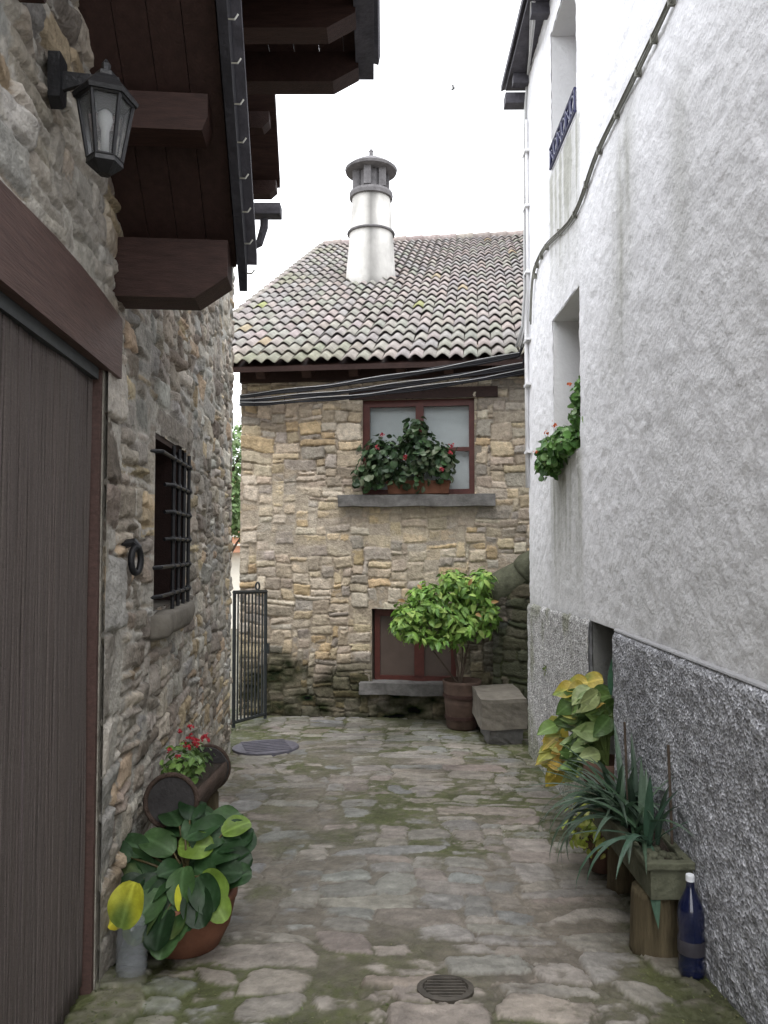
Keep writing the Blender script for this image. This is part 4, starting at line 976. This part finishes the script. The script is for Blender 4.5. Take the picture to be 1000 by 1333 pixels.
# ------------------------------------------------------------------ plants
def foliage(mb, c, rad, n, L, Wd, cols, up=.5, shape='ovate', droop=.5, fold=.25, seg=3, shell=.55, lo=-1.0):
    c = Vector(c)
    for _ in range(n):
        d = rdir()
        if d.z < lo: d.z = -d.z
        k = random.uniform(shell, 1.0) * (1 + .18 * math.sin(d.x * 7 + d.z * 5 + c.x * 3) * math.cos(d.y * 6))
        p = c + Vector((d.x * rad[0], d.y * rad[1], d.z * rad[2])) * k
        o = (d + Vector((0, 0, up)) + rdir() * .7).normalized(); s = random.uniform(.65, 1.2)
        dirv = (o.cross(rdir())).normalized(); dirv = (dirv + d * .5 - Vector((0, 0, .25))).normalized()
        mb.leaf(p, dirv, o, L * s, Wd * s, jit(random.choice(cols), .25), shape, droop, fold, seg)
def blossoms(e, pts, r, col, n=14):
    for p in pts:
        p = Vector(p); mb = MB()
        for _ in range(n):
            d = rdir(); mb.leaf(p + d * r * random.uniform(.2, 1), rdir(), d, r * .8, r * .8, jit(col, .2), 'round', .3, .2, 2)
        mb.build('flower', 'petal', e)

def build_upper_geranium():
    u0 = on_fac(503, 630, .1)[0]; u1 = on_fac(586, 630, .1)[0]; zs = on_fac(540, 643, .1)[1]
    e = thing('geranium_planter', fac((u0 + u1) / 2, zs, .04), 'terracotta trough of dark green geraniums with pink flowers on the cottage window sill', 'flower box')
    mb = MB(); h = .15
    def P(u, z, o): return fac(u, z, o)
    def fr(t, k): return [P(u0 + k, t, .095 - k * .5), P(u1 - k, t, .095 - k * .5), P(u1 - k, t, -.03), P(u0 + k, t, -.03)]
    mb.hexa(fr(zs + .005, .02) + fr(zs + h - .03, .005)); mb.hexa([p - N * 0 for p in fr(zs + h - .028, -.008)] + fr(zs + h, -.008)); mb.build('trough', 'terracotta', e)
    mb = MB(); cols = [(.04, .08, .03), (.05, .10, .04), (.08, .125, .06), (.03, .06, .028), (.13, .165, .10)]
    for (px, py, rx_, rz, n) in ((500, 600, .26, .28, 330), (545, 585, .26, .26, 260), (575, 600, .17, .22, 170), (540, 560, .12, .16, 70), (475, 622, .13, .15, 70), (535, 625, .2, .1, 60)):
        u, z = on_fac(px, py, .12); foliage(mb, fac(u, z, .13), (rx_, .15, rz), n, .075, .075, cols, shape='round', fold=.3)
    for k in range(9):
        u, z = on_fac(490 + k * 12, 622, .06); z2 = z + random.uniform(.1, .5); mb.tube([fac(u, z, .05), fac(u + random.uniform(-.1, .1), (z + z2) / 2, .08), fac(u + random.uniform(-.2, .2), z2, .1)], .006, 5, (.04, .05, .02))
    mb.build('foliage', 'leaf', e)
    mb = MB(); pts = []
    for (px, py) in ((490, 582), (497, 565), (586, 588), (588, 580), (528, 595), (575, 610)): u, z = on_fac(px, py, .3); pts.append(fac(u, z, .29))
    blossoms(e, pts, .028, (.42, .06, .08))
build_upper_geranium()

def build_right_geranium():
    e = thing('window_geranium', right(5.3, WIN_LO[2], -.05), 'bright green trailing geranium spilling over the sill of the lower white house window', 'potted plant')
    y0, y1, z0, z1 = WIN_LO
    mb = MB(); mb.hexa([right(y0 + .06, z0 + .005, -.19), right(y1 - .08, z0 + .005, -.19), right(y1 - .08, z0 + .005, -.03), right(y0 + .06, z0 + .005, -.03), right(y0 + .05, z0 + .14, -.2), right(y1 - .07, z0 + .14, -.2), right(y1 - .07, z0 + .14, -.02), right(y0 + .05, z0 + .14, -.02)]); mb.build('trough', 'terracotta', e)
    mb = MB(); cols = [(.08, .18, .04), (.12, .25, .06), (.05, .12, .03), (.18, .30, .10)]
    for (y, z, o, r, n) in ((5.1, z0 + .22, -.05, (.1, .16, .14), 90), (5.25, z0 + .08, .04, (.11, .25, .10), 170), (5.5, z0 + .02, .07, (.10, .2, .11), 150), (5.6, z0 - .05, .08, (.08, .16, .09), 90), (5.06, z0 + .36, -.04, (.07, .09, .12), 60), (5.05, z0 + .46, -.05, (.05, .06, .06), 22)):
        foliage(mb, right(y, z, o), r, n, .06, .055, cols, shape='round', fold=.25)
    mb.build('foliage', 'leaf', e)
    blossoms(e, [right(5.6, z0 + .04, .17), right(5.45, z0 + .16, .12), right(5.15, z0 + .45, .03), right(5.3, z0 + .2, .1)], .02, (.6, .16, .07), 10)
build_right_geranium()

def build_bush():
    c = at(602, 940, 8.05); c.z = gz(8.05)
    e = thing('potted_shrub', c, 'round bright green leafy shrub in a dark brown barrel pot in front of the cottage', 'potted plant')
    mb = MB(); mb.lathe([(.15, 0), (.165, .02), (.185, .25), (.19, .27), (.185, .29), (.20, .46), (.205, .49), (.18, .49), (.17, .44), (0, .44)], c, 26, wob=.01); pot = mb.build('pot', mat('barrel_brown', (.075, .048, .036), rough=.8, var=.4, vscale=10, bump=.5, bscale=30), e, True)
    for (z, k) in ((.12, .178), (.34, .196)):
        mb = MB(); mb.lathe([(k, z - .018), (k + .006, z - .016), (k + .006, z + .016), (k, z + .018)], c, 26)
        mb.build('band', 'wood_beam', pot)
    ctr = at(579, 787, 8.0)
    mb = MB(); r = random.Random(2)
    base = c + Vector((-.02, 0, .42))
    for k in range(6):
        tip = ctr + Vector((r.uniform(-.4, .4), r.uniform(-.25, .25), r.uniform(-.15, .25))); mid = base.lerp(tip, .5) + Vector((r.uniform(-.05, .05), 0, -.06)); mb.tube([base, mid, tip], [.010, .007, .003], 6)
    mb.build('stem', 'bark', e)
    mb = MB(); cols = [(.15, .28, .05), (.21, .36, .07), (.10, .20, .045), (.30, .43, .11), (.19, .33, .08)]
    for (px, py, rx_, rz, n) in ((575, 790, .40, .22, 560), (535, 802, .19, .15, 260), (553, 775, .17, .13, 180), (615, 768, .20, .16, 300), (590, 755, .16, .10, 170), (628, 752, .11, .08, 80), (540, 822, .17, .10, 170), (605, 812, .24, .16, 300), (634, 800, .11, .17, 150), (575, 832, .24, .08, 150), (520, 815, .08, .08, 50)):
        foliage(mb, at(px, py, 8.0), (rx_, .30, rz), n, .105, .05, cols, up=.8, droop=.7, shell=.45)
    for _ in range(5):
        d = rdir(); mb.leaf(ctr + Vector((d.x * .45, -.3, d.z * .25)), d, Vector((0, -1, .4)), .08, .04, jit((.28, .17, .06), .2))
    mb.build('foliage', 'leaf', e)
build_bush()

def build_niche_plant():
    c = Vector((rx(4.42) - .02, 4.42, gz(4.42)))
    e = thing('broadleaf_plant', c, 'yellowing broad-leaved plant in a brown pot bulging out of the niche in the white house', 'potted plant')
    mb = MB(); p = Vector((c.x + .01, c.y - .03, gz(4.4))); mb.lathe([(.085, 0), (.12, .36), (.135, .38), (.14, .50), (.115, .50), (.11, .45), (0, .45)], p, 22); mb.build('pot', mat('brown_pot', (.085, .045, .03), rough=.75, var=.3, vscale=9), e, True)
    mb = MB(); r = random.Random(31); top = p + Vector((0, 0, .47)); cols = [(.085, .15, .04), (.14, .22, .06), (.20, .28, .10), (.06, .11, .03), (.26, .31, .13)]; yel = [(.40, .33, .06), (.40, .28, .06), (.34, .34, .08)]
    spots = [((712 + r.uniform(0, 88)), r.uniform(885, 1005)) for _ in range(135)]
    for (px, py) in spots:
        if px < 735 and py < 935: px += 30
        if px > 780 and py > 960: px -= 35
        Y = (4.40 + r.uniform(-.08, .1)) if px > 772 else 4.45 + (772 - px) / 60 * .5 + r.uniform(-.12, .02); q = at(px, py, Y)
        if q.y > 4.66: q.x = min(q.x, rx(q.y) - .06)
        d = (q - top); d.z *= .5; d += Vector((-.15, -.1, -.1)); d = d.normalized()
        cc = r.choice(yel) if (px < 735 and py > 945) or (py < 900 and r.random() < .25) or r.random() < .05 else r.choice(cols)
        s = r.uniform(.5, 1.2); mb.bigleaf(q - d * .05, Vector((d.x - .25, -.15, -.35)) + rdir() * .5, Vector((-.45, -.8, .55)) + rdir() * .75, .135 * s, .095 * s, jit(cc, .15), .5, .2, None, r.uniform(0, 6), 'ovate')
        if r.random() < .5: mb.tube([top, top.lerp(q, .5) + Vector((0, 0, .06)), q - d * .05], .0045, 5, (.12, .17, .05))
    for (px, py) in ((722, 950), (728, 975), (735, 1000), (718, 985), (732, 960)):
        q = at(px, py, 5.0); mb.leaf(q + Vector((0, 0, .09)), (-.1, -.1, -1), (-.4, -1, .2), .20, .10, jit(r.choice(yel), .1), 'ovate', .3, .3, 5)
    for (px, py) in ((765, 888), (785, 884), (750, 896)): q = at(px, py, 4.6); mb.bigleaf(q, (-.8, .1, -.1), (0, -.8, .8), .15, .12, jit((.42, .33, .05), .1), .6, .2, (.20, .26, .06), px * 1., 'ovate')
    mb.leaf(at(797, 905, 4.3), (0.02, 0, 1), (-.5, -1, 0), .22, .05, (.04, .11, .06), 'ovate', .1, .3, 5)
    mb.build('foliage', 'leaf', e)
    # small chartreuse plant at its feet
    c2 = Vector((rx(4.1) - .13, 4.10, gz(4.1))); e2 = thing('chartreuse_plant', c2, 'small chartreuse plant low between the trough planter and the yellowing plant', 'potted plant')
    mb = MB(); mb.lathe([(.06, 0), (.08, .13), (.085, .15), (.07, .15), (0, .13)], c2, 18); mb.build('pot', bpy.data.materials['brown_pot'], e2, True)
    mb = MB(); foliage(mb, c2 + Vector((-.02, .02, .24)), (.15, .2, .14), 170, .06, .04, [(.30, .36, .05), (.24, .32, .05), (.36, .38, .10)], up=.9, seg=3); mb.build('foliage', 'leaf', e2)
build_niche_plant()

def build_trough():
    y0, y1 = 3.12, 4.02; xo = rx(y0) - .028; xi = xo - .215; zb, zt = .065, .265
    zb = at(875, 1172, y0).z; zt = at(875, 1122, y0).z; xi = at(842, 1120, y0).x
    e = thing('trough_planter', ((xo + xi) / 2, 3.4, gz(3.4)), 'mossy concrete trough of spiky strap leaves raised on stumps against the pebble-dash', 'planter')
    mb = MB(); t = .028
    mb.box((xi + .015, y0, zb), (xo, y0 + t, zt - .03), bev=.004); mb.box((xi + .015, y1 - t, zb), (xo, y1, zt - .03), bev=.004); mb.box((xi + .015, y0 + t, zb), (xi + t + .015, y1 - t, zt - .03), bev=.004); mb.box((xo - t, y0 + t, zb), (xo, y1 - t, zt - .03), bev=.004); mb.box((xi + .02, y0 + .02, zb + .003), (xo - .01, y1 - .02, zb + .03))
    mb.box((xi - .004, y0 - .014, zt - .03), (xo + .01, y0 + t, zt), bev=.006); mb.box((xi - .004, y1 - t, zt - .03), (xo + .01, y1 + .012, zt), bev=.006); mb.box((xi - .004, y0 + t, zt - .03), (xi + t + .004, y1 - t, zt), bev=.006); mb.box((xo - t, y0 + t, zt - .03), (xo + .01, y1 - t, zt), bev=.006)
    tr = mb.build('trough', 'concrete', e)
    mb = MB(); rock(mb, xi + .04, xo - .03, y0 + .025, y1 - .03, zt - .08, zt - .02, 5, .1, .012); mb.build('soil', 'soil', tr)
    mb = MB(); r = random.Random(8)
    for k in range(10): x = xi + .04 + r.random() * .13; y = y0 + .05 + r.random() * .12; s = r.uniform(.012, .026); rock(mb, x - s, x + s, y - s, y + s, zt - .03, zt + s * .8 - .012, 40 + k, .5, .004, cuts=3)
    mb.build('pebble', 'concrete', tr)
    for y in (y0 + .12, y1 - .12):
        m_ = MB(); g = gz(y) - .03; kk = 1 if y < 3.4 else .7; m_.lathe([(.108 * kk, g), (.10 * kk, g + .04), (.094 * kk, zb - .03), (.09 * kk, zb - .003), (.0, zb - .003)], ((xi + xo) / 2 - (.02 if y < 3.4 else -.045), y, 0), 22, wob=.04); m_.build('stump', 'stump', e, True)
    mb = MB(); r = random.Random(77); cols = [(.040, .080, .042), (.055, .10, .055), (.09, .135, .095), (.028, .052, .034)]
    cx = (xi + xo) / 2
    for _ in range(74):
        b = Vector((cx + r.uniform(-.07, .06), r.uniform(y0 + .2, y1 - .15), zt - .02)); a = r.uniform(0, 2 * math.pi); sp = r.uniform(.25, 1.0)
        d = Vector((math.cos(a) * sp - .30, math.sin(a) * sp * .9 - .1, r.uniform(.55, 1.2)))
        if d.x > .25: d.x *= .25
        L = r.uniform(.30, .54); mb.leaf(b, d, Vector((-d.x * .2, -d.y * .2, 1)) + Vector((.01, .01, 0)), L, r.uniform(.022, .042), jit(r.choice(cols), .2), 'strap', r.uniform(.4, 1.9), .35, 8, tipcol=(.06, .09, .06))
    for k in range(11):
        mb.leaf((xi + .04, r.uniform(y0 + .38, y1 - .1), zt), (-.75, r.uniform(-.5, .3), r.uniform(.45, .9)), (0, 0, 1), r.uniform(.34, .52), r.uniform(.018, .03), jit(r.choice(cols), .15), 'strap', r.uniform(1.9, 2.6), .35, 9, tipcol=(.08, .11, .07))
    for (dx, dy, dz, L, w, dr) in ((-.10, -.5, -.35, .32, .062, .5), (-.28, -.35, .75, .42, .035, 2.0), (-.45, -.2, .6, .42, .03, 2.2), (-.55, -.1, .5, .45, .028, 2.2), (-.05, -.2, 1, .36, .045, .3), (.12, -.2, .9, .34, .04, .5), (.30, -.25, .45, .30, .03, .4)):
        mb.leaf((cx - .03, y0 + .16, zt), (dx, dy, dz), (-.2, -.6, .8) if dz < 0 else (0, 0, 1), L, w, jit((.05, .10, .065), .12), 'strap', dr, .3, 9)
    mb.build('foliage', 'leaf', e)
    for (px, py0, py1, Y) in ((813, 940, 1010, 3.6), (870, 970, 1050, 3.3)): mb = MB(); mb.tube([at(px, py0, Y), at(px + 6, py1 + 70, Y)], .006, 6); mb.build('stake', 'bark', e)
build_trough()

def build_log():
    e = thing('log_planter', (-.94, 3.8, gz(3.8)), 'hollowed log planter with small red flowers raised against the left stone wall', 'planter')
    a = at(224, 1042, 3.42); b = at(270, 1000, 4.12); r = .115
    ax = (b - a).normalized(); sd = ax.cross(Vector((0, 0, 1))).normalized(); up = sd.cross(ax).normalized()
    mb = MB(); n = 20; m = 11; rr = random.Random(4)
    vs = []
    for i in range(n + 1):                                       # open half shell, thick lips
        c = a.lerp(b, i / n); k = 1 + .03 * math.sin(i * .9) + rr.uniform(-.008, .008)
        for j in range(m): t = R(-20 + 220 * j / (m - 1)); vs.append(c + (sd * math.cos(t + math.pi) + up * -abs(1) * math.sin(t)) * r * k * (1 + .02 * math.sin(j * 2.3 + i * .4)))
        for j in range(m): t = R(200 - 220 * j / (m - 1)); vs.append(c + (sd * math.cos(t + math.pi) + up * -1 * math.sin(t)) * r * .78 * k)
    q = 2 * m; fs = [(i * q + j, i * q + (j + 1) % q, (i + 1) * q + (j + 1) % q, (i + 1) * q + j) for i in range(n) for j in range(q)]
    mb.add(vs, fs); log = mb.build('log', 'log', e, True)
    for c, s in ((a, -1), (b, 1)):
        m_ = MB()
        rg = [c + ax * s * .012 + (sd * math.cos(t) + up * math.sin(t)) * (r * 1.0 if math.sin(t) < .5 else r * .95) for t in [2 * math.pi * k / 22 for k in range(22)]]
        m_.prism(rg, -ax * s * .03)
        rm = MB(); rm.tube([c + ax * s * .012 + (sd * math.cos(t) + up * math.sin(t)) * r * .98 for t in [2 * math.pi * k / 26 for k in range(27)]], .011, 7, cap=False); rm.build('log_rim', 'log', log, True)
        m_.build('end_board', 'log_end', log)
    for k in range(2):
        m_ = MB(); c = a.lerp(b, .2 + .65 * k); m_.lathe([(.085, gz(c.y) - .03), (.08, c.z - r * .9)], (c.x, c.y, 0), 16, wob=.05)
        m_.build('stump', 'stump', e, True)
    m_ = MB(); m_.hexa([a + sd * -r * .7 - up * .02 + ax * .03, a + sd * r * .7 - up * .02 + ax * .03, b + sd * r * .7 - up * .02 - ax * .03, b - sd * r * .7 - up * .02 - ax * .03, a + sd * -r * .75 + up * .03 + ax * .03, a + sd * r * .75 + up * .03 + ax * .03, b + sd * r * .75 + up * .03 - ax * .03, b - sd * r * .75 + up * .03 - ax * .03]); m_.build('soil', 'soil', e)
    mb = MB(); c = a.lerp(b, .3) + up * .12
    foliage(mb, c, (.085, .15, .09), 190, .042, .028, [(.11, .20, .05), (.16, .26, .07), (.08, .14, .04)], up=.9); foliage(mb, c + ax * .25 - up * .02, (.08, .18, .05), 60, .04, .025, [(.07, .12, .04), (.10, .16, .05)], up=.9)
    mb.build('foliage', 'leaf', e)
    r3 = random.Random(6); pts = [c + Vector((r3.uniform(-.09, .09), r3.uniform(-.12, .25), r3.uniform(.04, .12))) for _ in range(16)]
    blossoms(e, pts, .016, (.42, .035, .05), 9)
build_log()

def build_bergenia():
    Y = 3.26; c = at(243, 1200, Y); c.z = gz(Y) + .003
    e = thing('bergenia_pot', c, 'big glossy round-leaved plant in a wide terracotta bowl beside the curtained door', 'potted plant')
    mb = MB(); mb.lathe([(.11, 0), (.14, .012), (.18, .09), (.198, .17), (.20, .195), (.208, .20), (.208, .225), (.188, .225), (.18, .20), (0, .19)], c, 36); mb.build('pot', 'terracotta', e, True)
    mb = MB(); mb.lathe([(.182, .18), (.15, .205), (.0, .215)], c, 20); mb.build('soil', 'soil', e)
    mb = MB(); r = random.Random(12); cols = [(.014, .040, .012), (.019, .050, .015), (.026, .062, .021), (.011, .030, .010), (.042, .085, .028)]
    top = c + Vector((0, 0, .21))
    specs = [(172, 1130, .2, 0), (205, 1095, .17, 0), (235, 1070, .17, 0), (260, 1075, .16, 0), (290, 1070, .15, 0), (306, 1075, .12, 3), (300, 1100, .19, 0), (270, 1110, .17, 0), (205, 1150, .15, 0), (245, 1165, .13, 1), (160, 1185, .15, 2), (190, 1195, .15, 0), (225, 1190, .14, 0), (265, 1160, .15, 0), (300, 1125, .13, 0), (240, 1185, .15, 0), (280, 1175, .12, 3), (255, 1130, .15, 0), (175, 1100, .13, 0), (225, 1060, .14, 0), (298, 1090, .15, 0), (205, 1210, .12, 0), (250, 1100, .13, 3), (285, 1135, .15, 0), (185, 1165, .15, 0), (230, 1130, .14, 0), (270, 1065, .15, 0), (250, 1050, .14, 0), (195, 1175, .14, 0), (215, 1220, .13, 0), (180, 1140, .16, 0), (165, 1155, .14, 0), (235, 1150, .15, 0), (200, 1120, .15, 0), (285, 1105, .16, 0), (300, 1140, .13, 0), (215, 1165, .16, 0), (270, 1085, .16, 0), (185, 1195, .16, 0), (208, 1205, .15, 0), (228, 1200, .14, 0), (190, 1160, .16, 0), (255, 1175, .14, 0), (170, 1175, .15, 0), (272, 1150, .13, 3), (160, 1140, .17, 0), (150, 1110, .14, 0)]
    for (px, py, s, kind) in specs:
        Yq = Y - .22 + (1230 - py) / 160 * .3 + r.uniform(-.03, .03) - (.07 if py > 1140 else 0); q = at(px, py, Yq)
        h = q - top; out_ = Vector((h.x, h.y, 0)); d = (out_.normalized() * .85 + Vector((0, 0, .35 - (.7 if py > 1140 else 0) + r.uniform(-.2, .25)))).normalized()
        nrm = (Vector((out_.x * .8, -.9, .9)) + rdir() * .35)
        cc = r.choice(cols); tip = None
        if kind == 0 and r.random() < .18: tip = (.07, .10, .03)
        if kind == 1: cc = (.42, .42, .03); tip = (.30, .34, .03)
        if kind == 2: cc = (.20, .24, .03); tip = (.42, .37, .03)
        if kind == 3: cc = (.12, .19, .03)
        st = q - d * s * .5
        s *= r.uniform(.88, 1.08); mb.bigleaf(st, d, nrm, s * 1.1, s * .85, jit(cc, .12), .6, .22, tip, r.uniform(0, 6))
        mb.tube([top + rdir() * .03, top.lerp(st, .55) + Vector((0, 0, .03)), st], [.006, .0055, .004], 6, (.09, .07, .03))
    q = at(166, 1178, 2.84); mb.bigleaf(q + Vector((.01, .05, .06)), (-.25, -.35, -.85), (-.1, -1, .35), .16, .135, (.36, .36, .03), .3, .2, (.10, .15, .03), 1.3)
    mb.build('foliage', 'leaf_gloss', e, True)
build_bergenia()

def bottle(name, c, prof, m, label, cap=None, water=None, lab=None, cat='bottle'):
    e = thing(name, c, label, cat); c = Vector(c)
    mb = MB(); mb.lathe(prof + [(max(.004, r_ - .0016), z_ + (.003 if z_ < .03 else 0)) for (r_, z_) in prof[::-1]] + [(.001, .009)], c, 32); mb.build('body', m, e, True)
    if cap: mb = MB(); z, r_ = cap; mb.lathe([(r_, z), (r_, z + .02), (r_ * .9, z + .024), (0, z + .024)], c, 18); mb.build('cap', 'cap', e)
    if water: mb = MB(); mb.lathe(water, c, 28); mb.build('water', 'water', e, True)
    if lab: mb = MB(); mb.lathe(lab, c, 28); mb.f = mb.f[:-2]; mb.build('paper_label', 'label', e, True)
def build_bottles():
    p = on_ground(907, 1268); x = min(p.x + .02, rx(p.y) - .078); z = gz(p.y) + .0
    bottle('blue_bottle', (x, p.y, z), [(.030, .006), (.046, .0), (.050, .012), (.050, .05), (.047, .06), (.050, .07), (.050, .15), (.047, .165), (.050, .18), (.050, .235), (.044, .265), (.028, .30), (.017, .325), (.0155, .345), (.0155, .365)], 'blue_glass',
           'blue plastic water bottle with a white cap standing by the pebble-dash wall', cap=(.352, .0165), lab=[(.0508, .085), (.0512, .088), (.0512, .135), (.0508, .138)])
    p = on_ground(169, 1273); z = gz(p.y)
    ribs = [(.03, .006), (.052, .0), (.058, .012)] + [(.058 + (.003 if i % 2 else -.002), .02 + i * .013) for i in range(11)] + [(.057, .18), (.045, .21), (.02, .238), (.016, .25)]
    bottle('clear_bottle', (p.x, p.y + .02, z + .004), ribs, 'clear', 'clear plastic bottle under the yellow leaf beside the terracotta bowl', cap=(.242, .0175))
build_bottles()

def build_weed():
    p = on_right(716, 872); mb = MB(); r = random.Random(3)
    for _ in range(16):
        a = r.uniform(0, 6.28); d = Vector((-.5, math.cos(a), math.sin(a) * .9)); mb.leaf(p + RN * .0, d, RN, r.uniform(.06, .13), .012, jit((.10, .14, .05), .3), 'strap', .8, .3, 5)
    for _ in range(10): mb.leaf(p + RN * .02 + rdir() * .03, rdir() + RN, RN, .035, .02, jit((.14, .19, .06), .2))
    tag(mb.build('wall_weed', 'leaf'), 'small green weed sprouting from the foot of the white house near its far corner', 'weed')
build_weed()

# ------------------------------------------------------------------ what shows through the gap, and the bird
def build_far():
    e = thing('neighbour_house', (-6.2, 24, gz(14)), 'peach and cream house far behind the gate seen through the gap', 'house')
    mb = MB(); mb.box((-9, 22, -2.5), (-2.2, 28, 1.25)); mb.build('wall', 'cream', e)
    mb = MB(); mb.box((-9.2, 21.6, 1.26), (-2.0, 28.2, 2.3)); 
    mb.build('upper_storey', 'peach', e)
    mb = MB(); 
    for z in (1.45, 1.7, 1.95, 2.2): mb.box((-9.2, 21.50, z), (-2.0, 21.57, z + .05))
    mb.build('balcony_rail', 'cream', e)
    mb = MB(); mb.prism([(-9.5, 21.3, 2.32), (-1.8, 21.3, 2.32), (-1.8, 24.8, 3.5), (-9.5, 24.8, 3.5)], (0, 0, .1)); mb.prism([(-9.5, 28.5, 2.32), (-1.8, 28.5, 2.32), (-1.8, 24.82, 3.5), (-9.5, 24.82, 3.5)], (0, 0, .1)); mb.build('roof', 'terracotta', e)
    t = thing('leafy_tree', (-3.4, 17.5, gz(14)), 'green tree beyond the gate showing in the gap beside the cottage', 'tree')
    mb = MB(); b = Vector((-3.7, 17.5, -1.2)); mb.tube([b, b + Vector((.05, 0, 1.2)), b + Vector((.15, 0, 3)), b + Vector((.2, 0, 5))], [.16, .13, .1, .03], 8)
    r = random.Random(1)
    for k in range(8): s = b + Vector((.12, 0, 2 + k * .35)); mb.tube([s, s + Vector((r.uniform(-.7, .7), r.uniform(-.6, .6), .5))], [.05, .015], 6)
    mb.build('trunk', 'bark', t)
    mb = MB(); cols = [(.16, .25, .10), (.2, .29, .13), (.13, .21, .08)]
    for k in range(14): foliage(mb, b + Vector((r.uniform(-.8, .9), r.uniform(-.7, .7), r.uniform(2.9, 5.4))), (.75, .75, .6), 300, .16, .1, cols, seg=2)
    mb.build('crown', 'leaf', t)
    p = at(590, 116, 30); b = thing('bird', p, 'small dark bird flying in the white sky right of the chimney', 'bird')
    mb = MB(); mb.tube([p + Vector((-.11, 0, -.06)), p + Vector((-.05, 0, -.02)), p, p + Vector((.07, 0, .06)), p + Vector((.10, 0, .09))], [.008, .03, .038, .024, .008], 8); mb.build('body', 'feather', b, True)
    mb = MB(); 
    for s in (-1, 1): mb.add([p + Vector((-.03, 0, 0)), p + Vector((.04, 0, .03)), p + Vector((.01, s * .16, .07)), p + Vector((-.07, s * .22, .05)), p + Vector((-.03, 0, .012)), p + Vector((.04, 0, .042)), p + Vector((.01, s * .16, .078)), p + Vector((-.07, s * .22, .054))], [(0, 1, 2, 3), (4, 5, 6, 7), (0, 1, 5, 4), (1, 2, 6, 5), (2, 3, 7, 6), (3, 0, 4, 7)])
    mb.build('wings', 'feather', b)
build_far()
print('objects', len(bpy.data.objects))
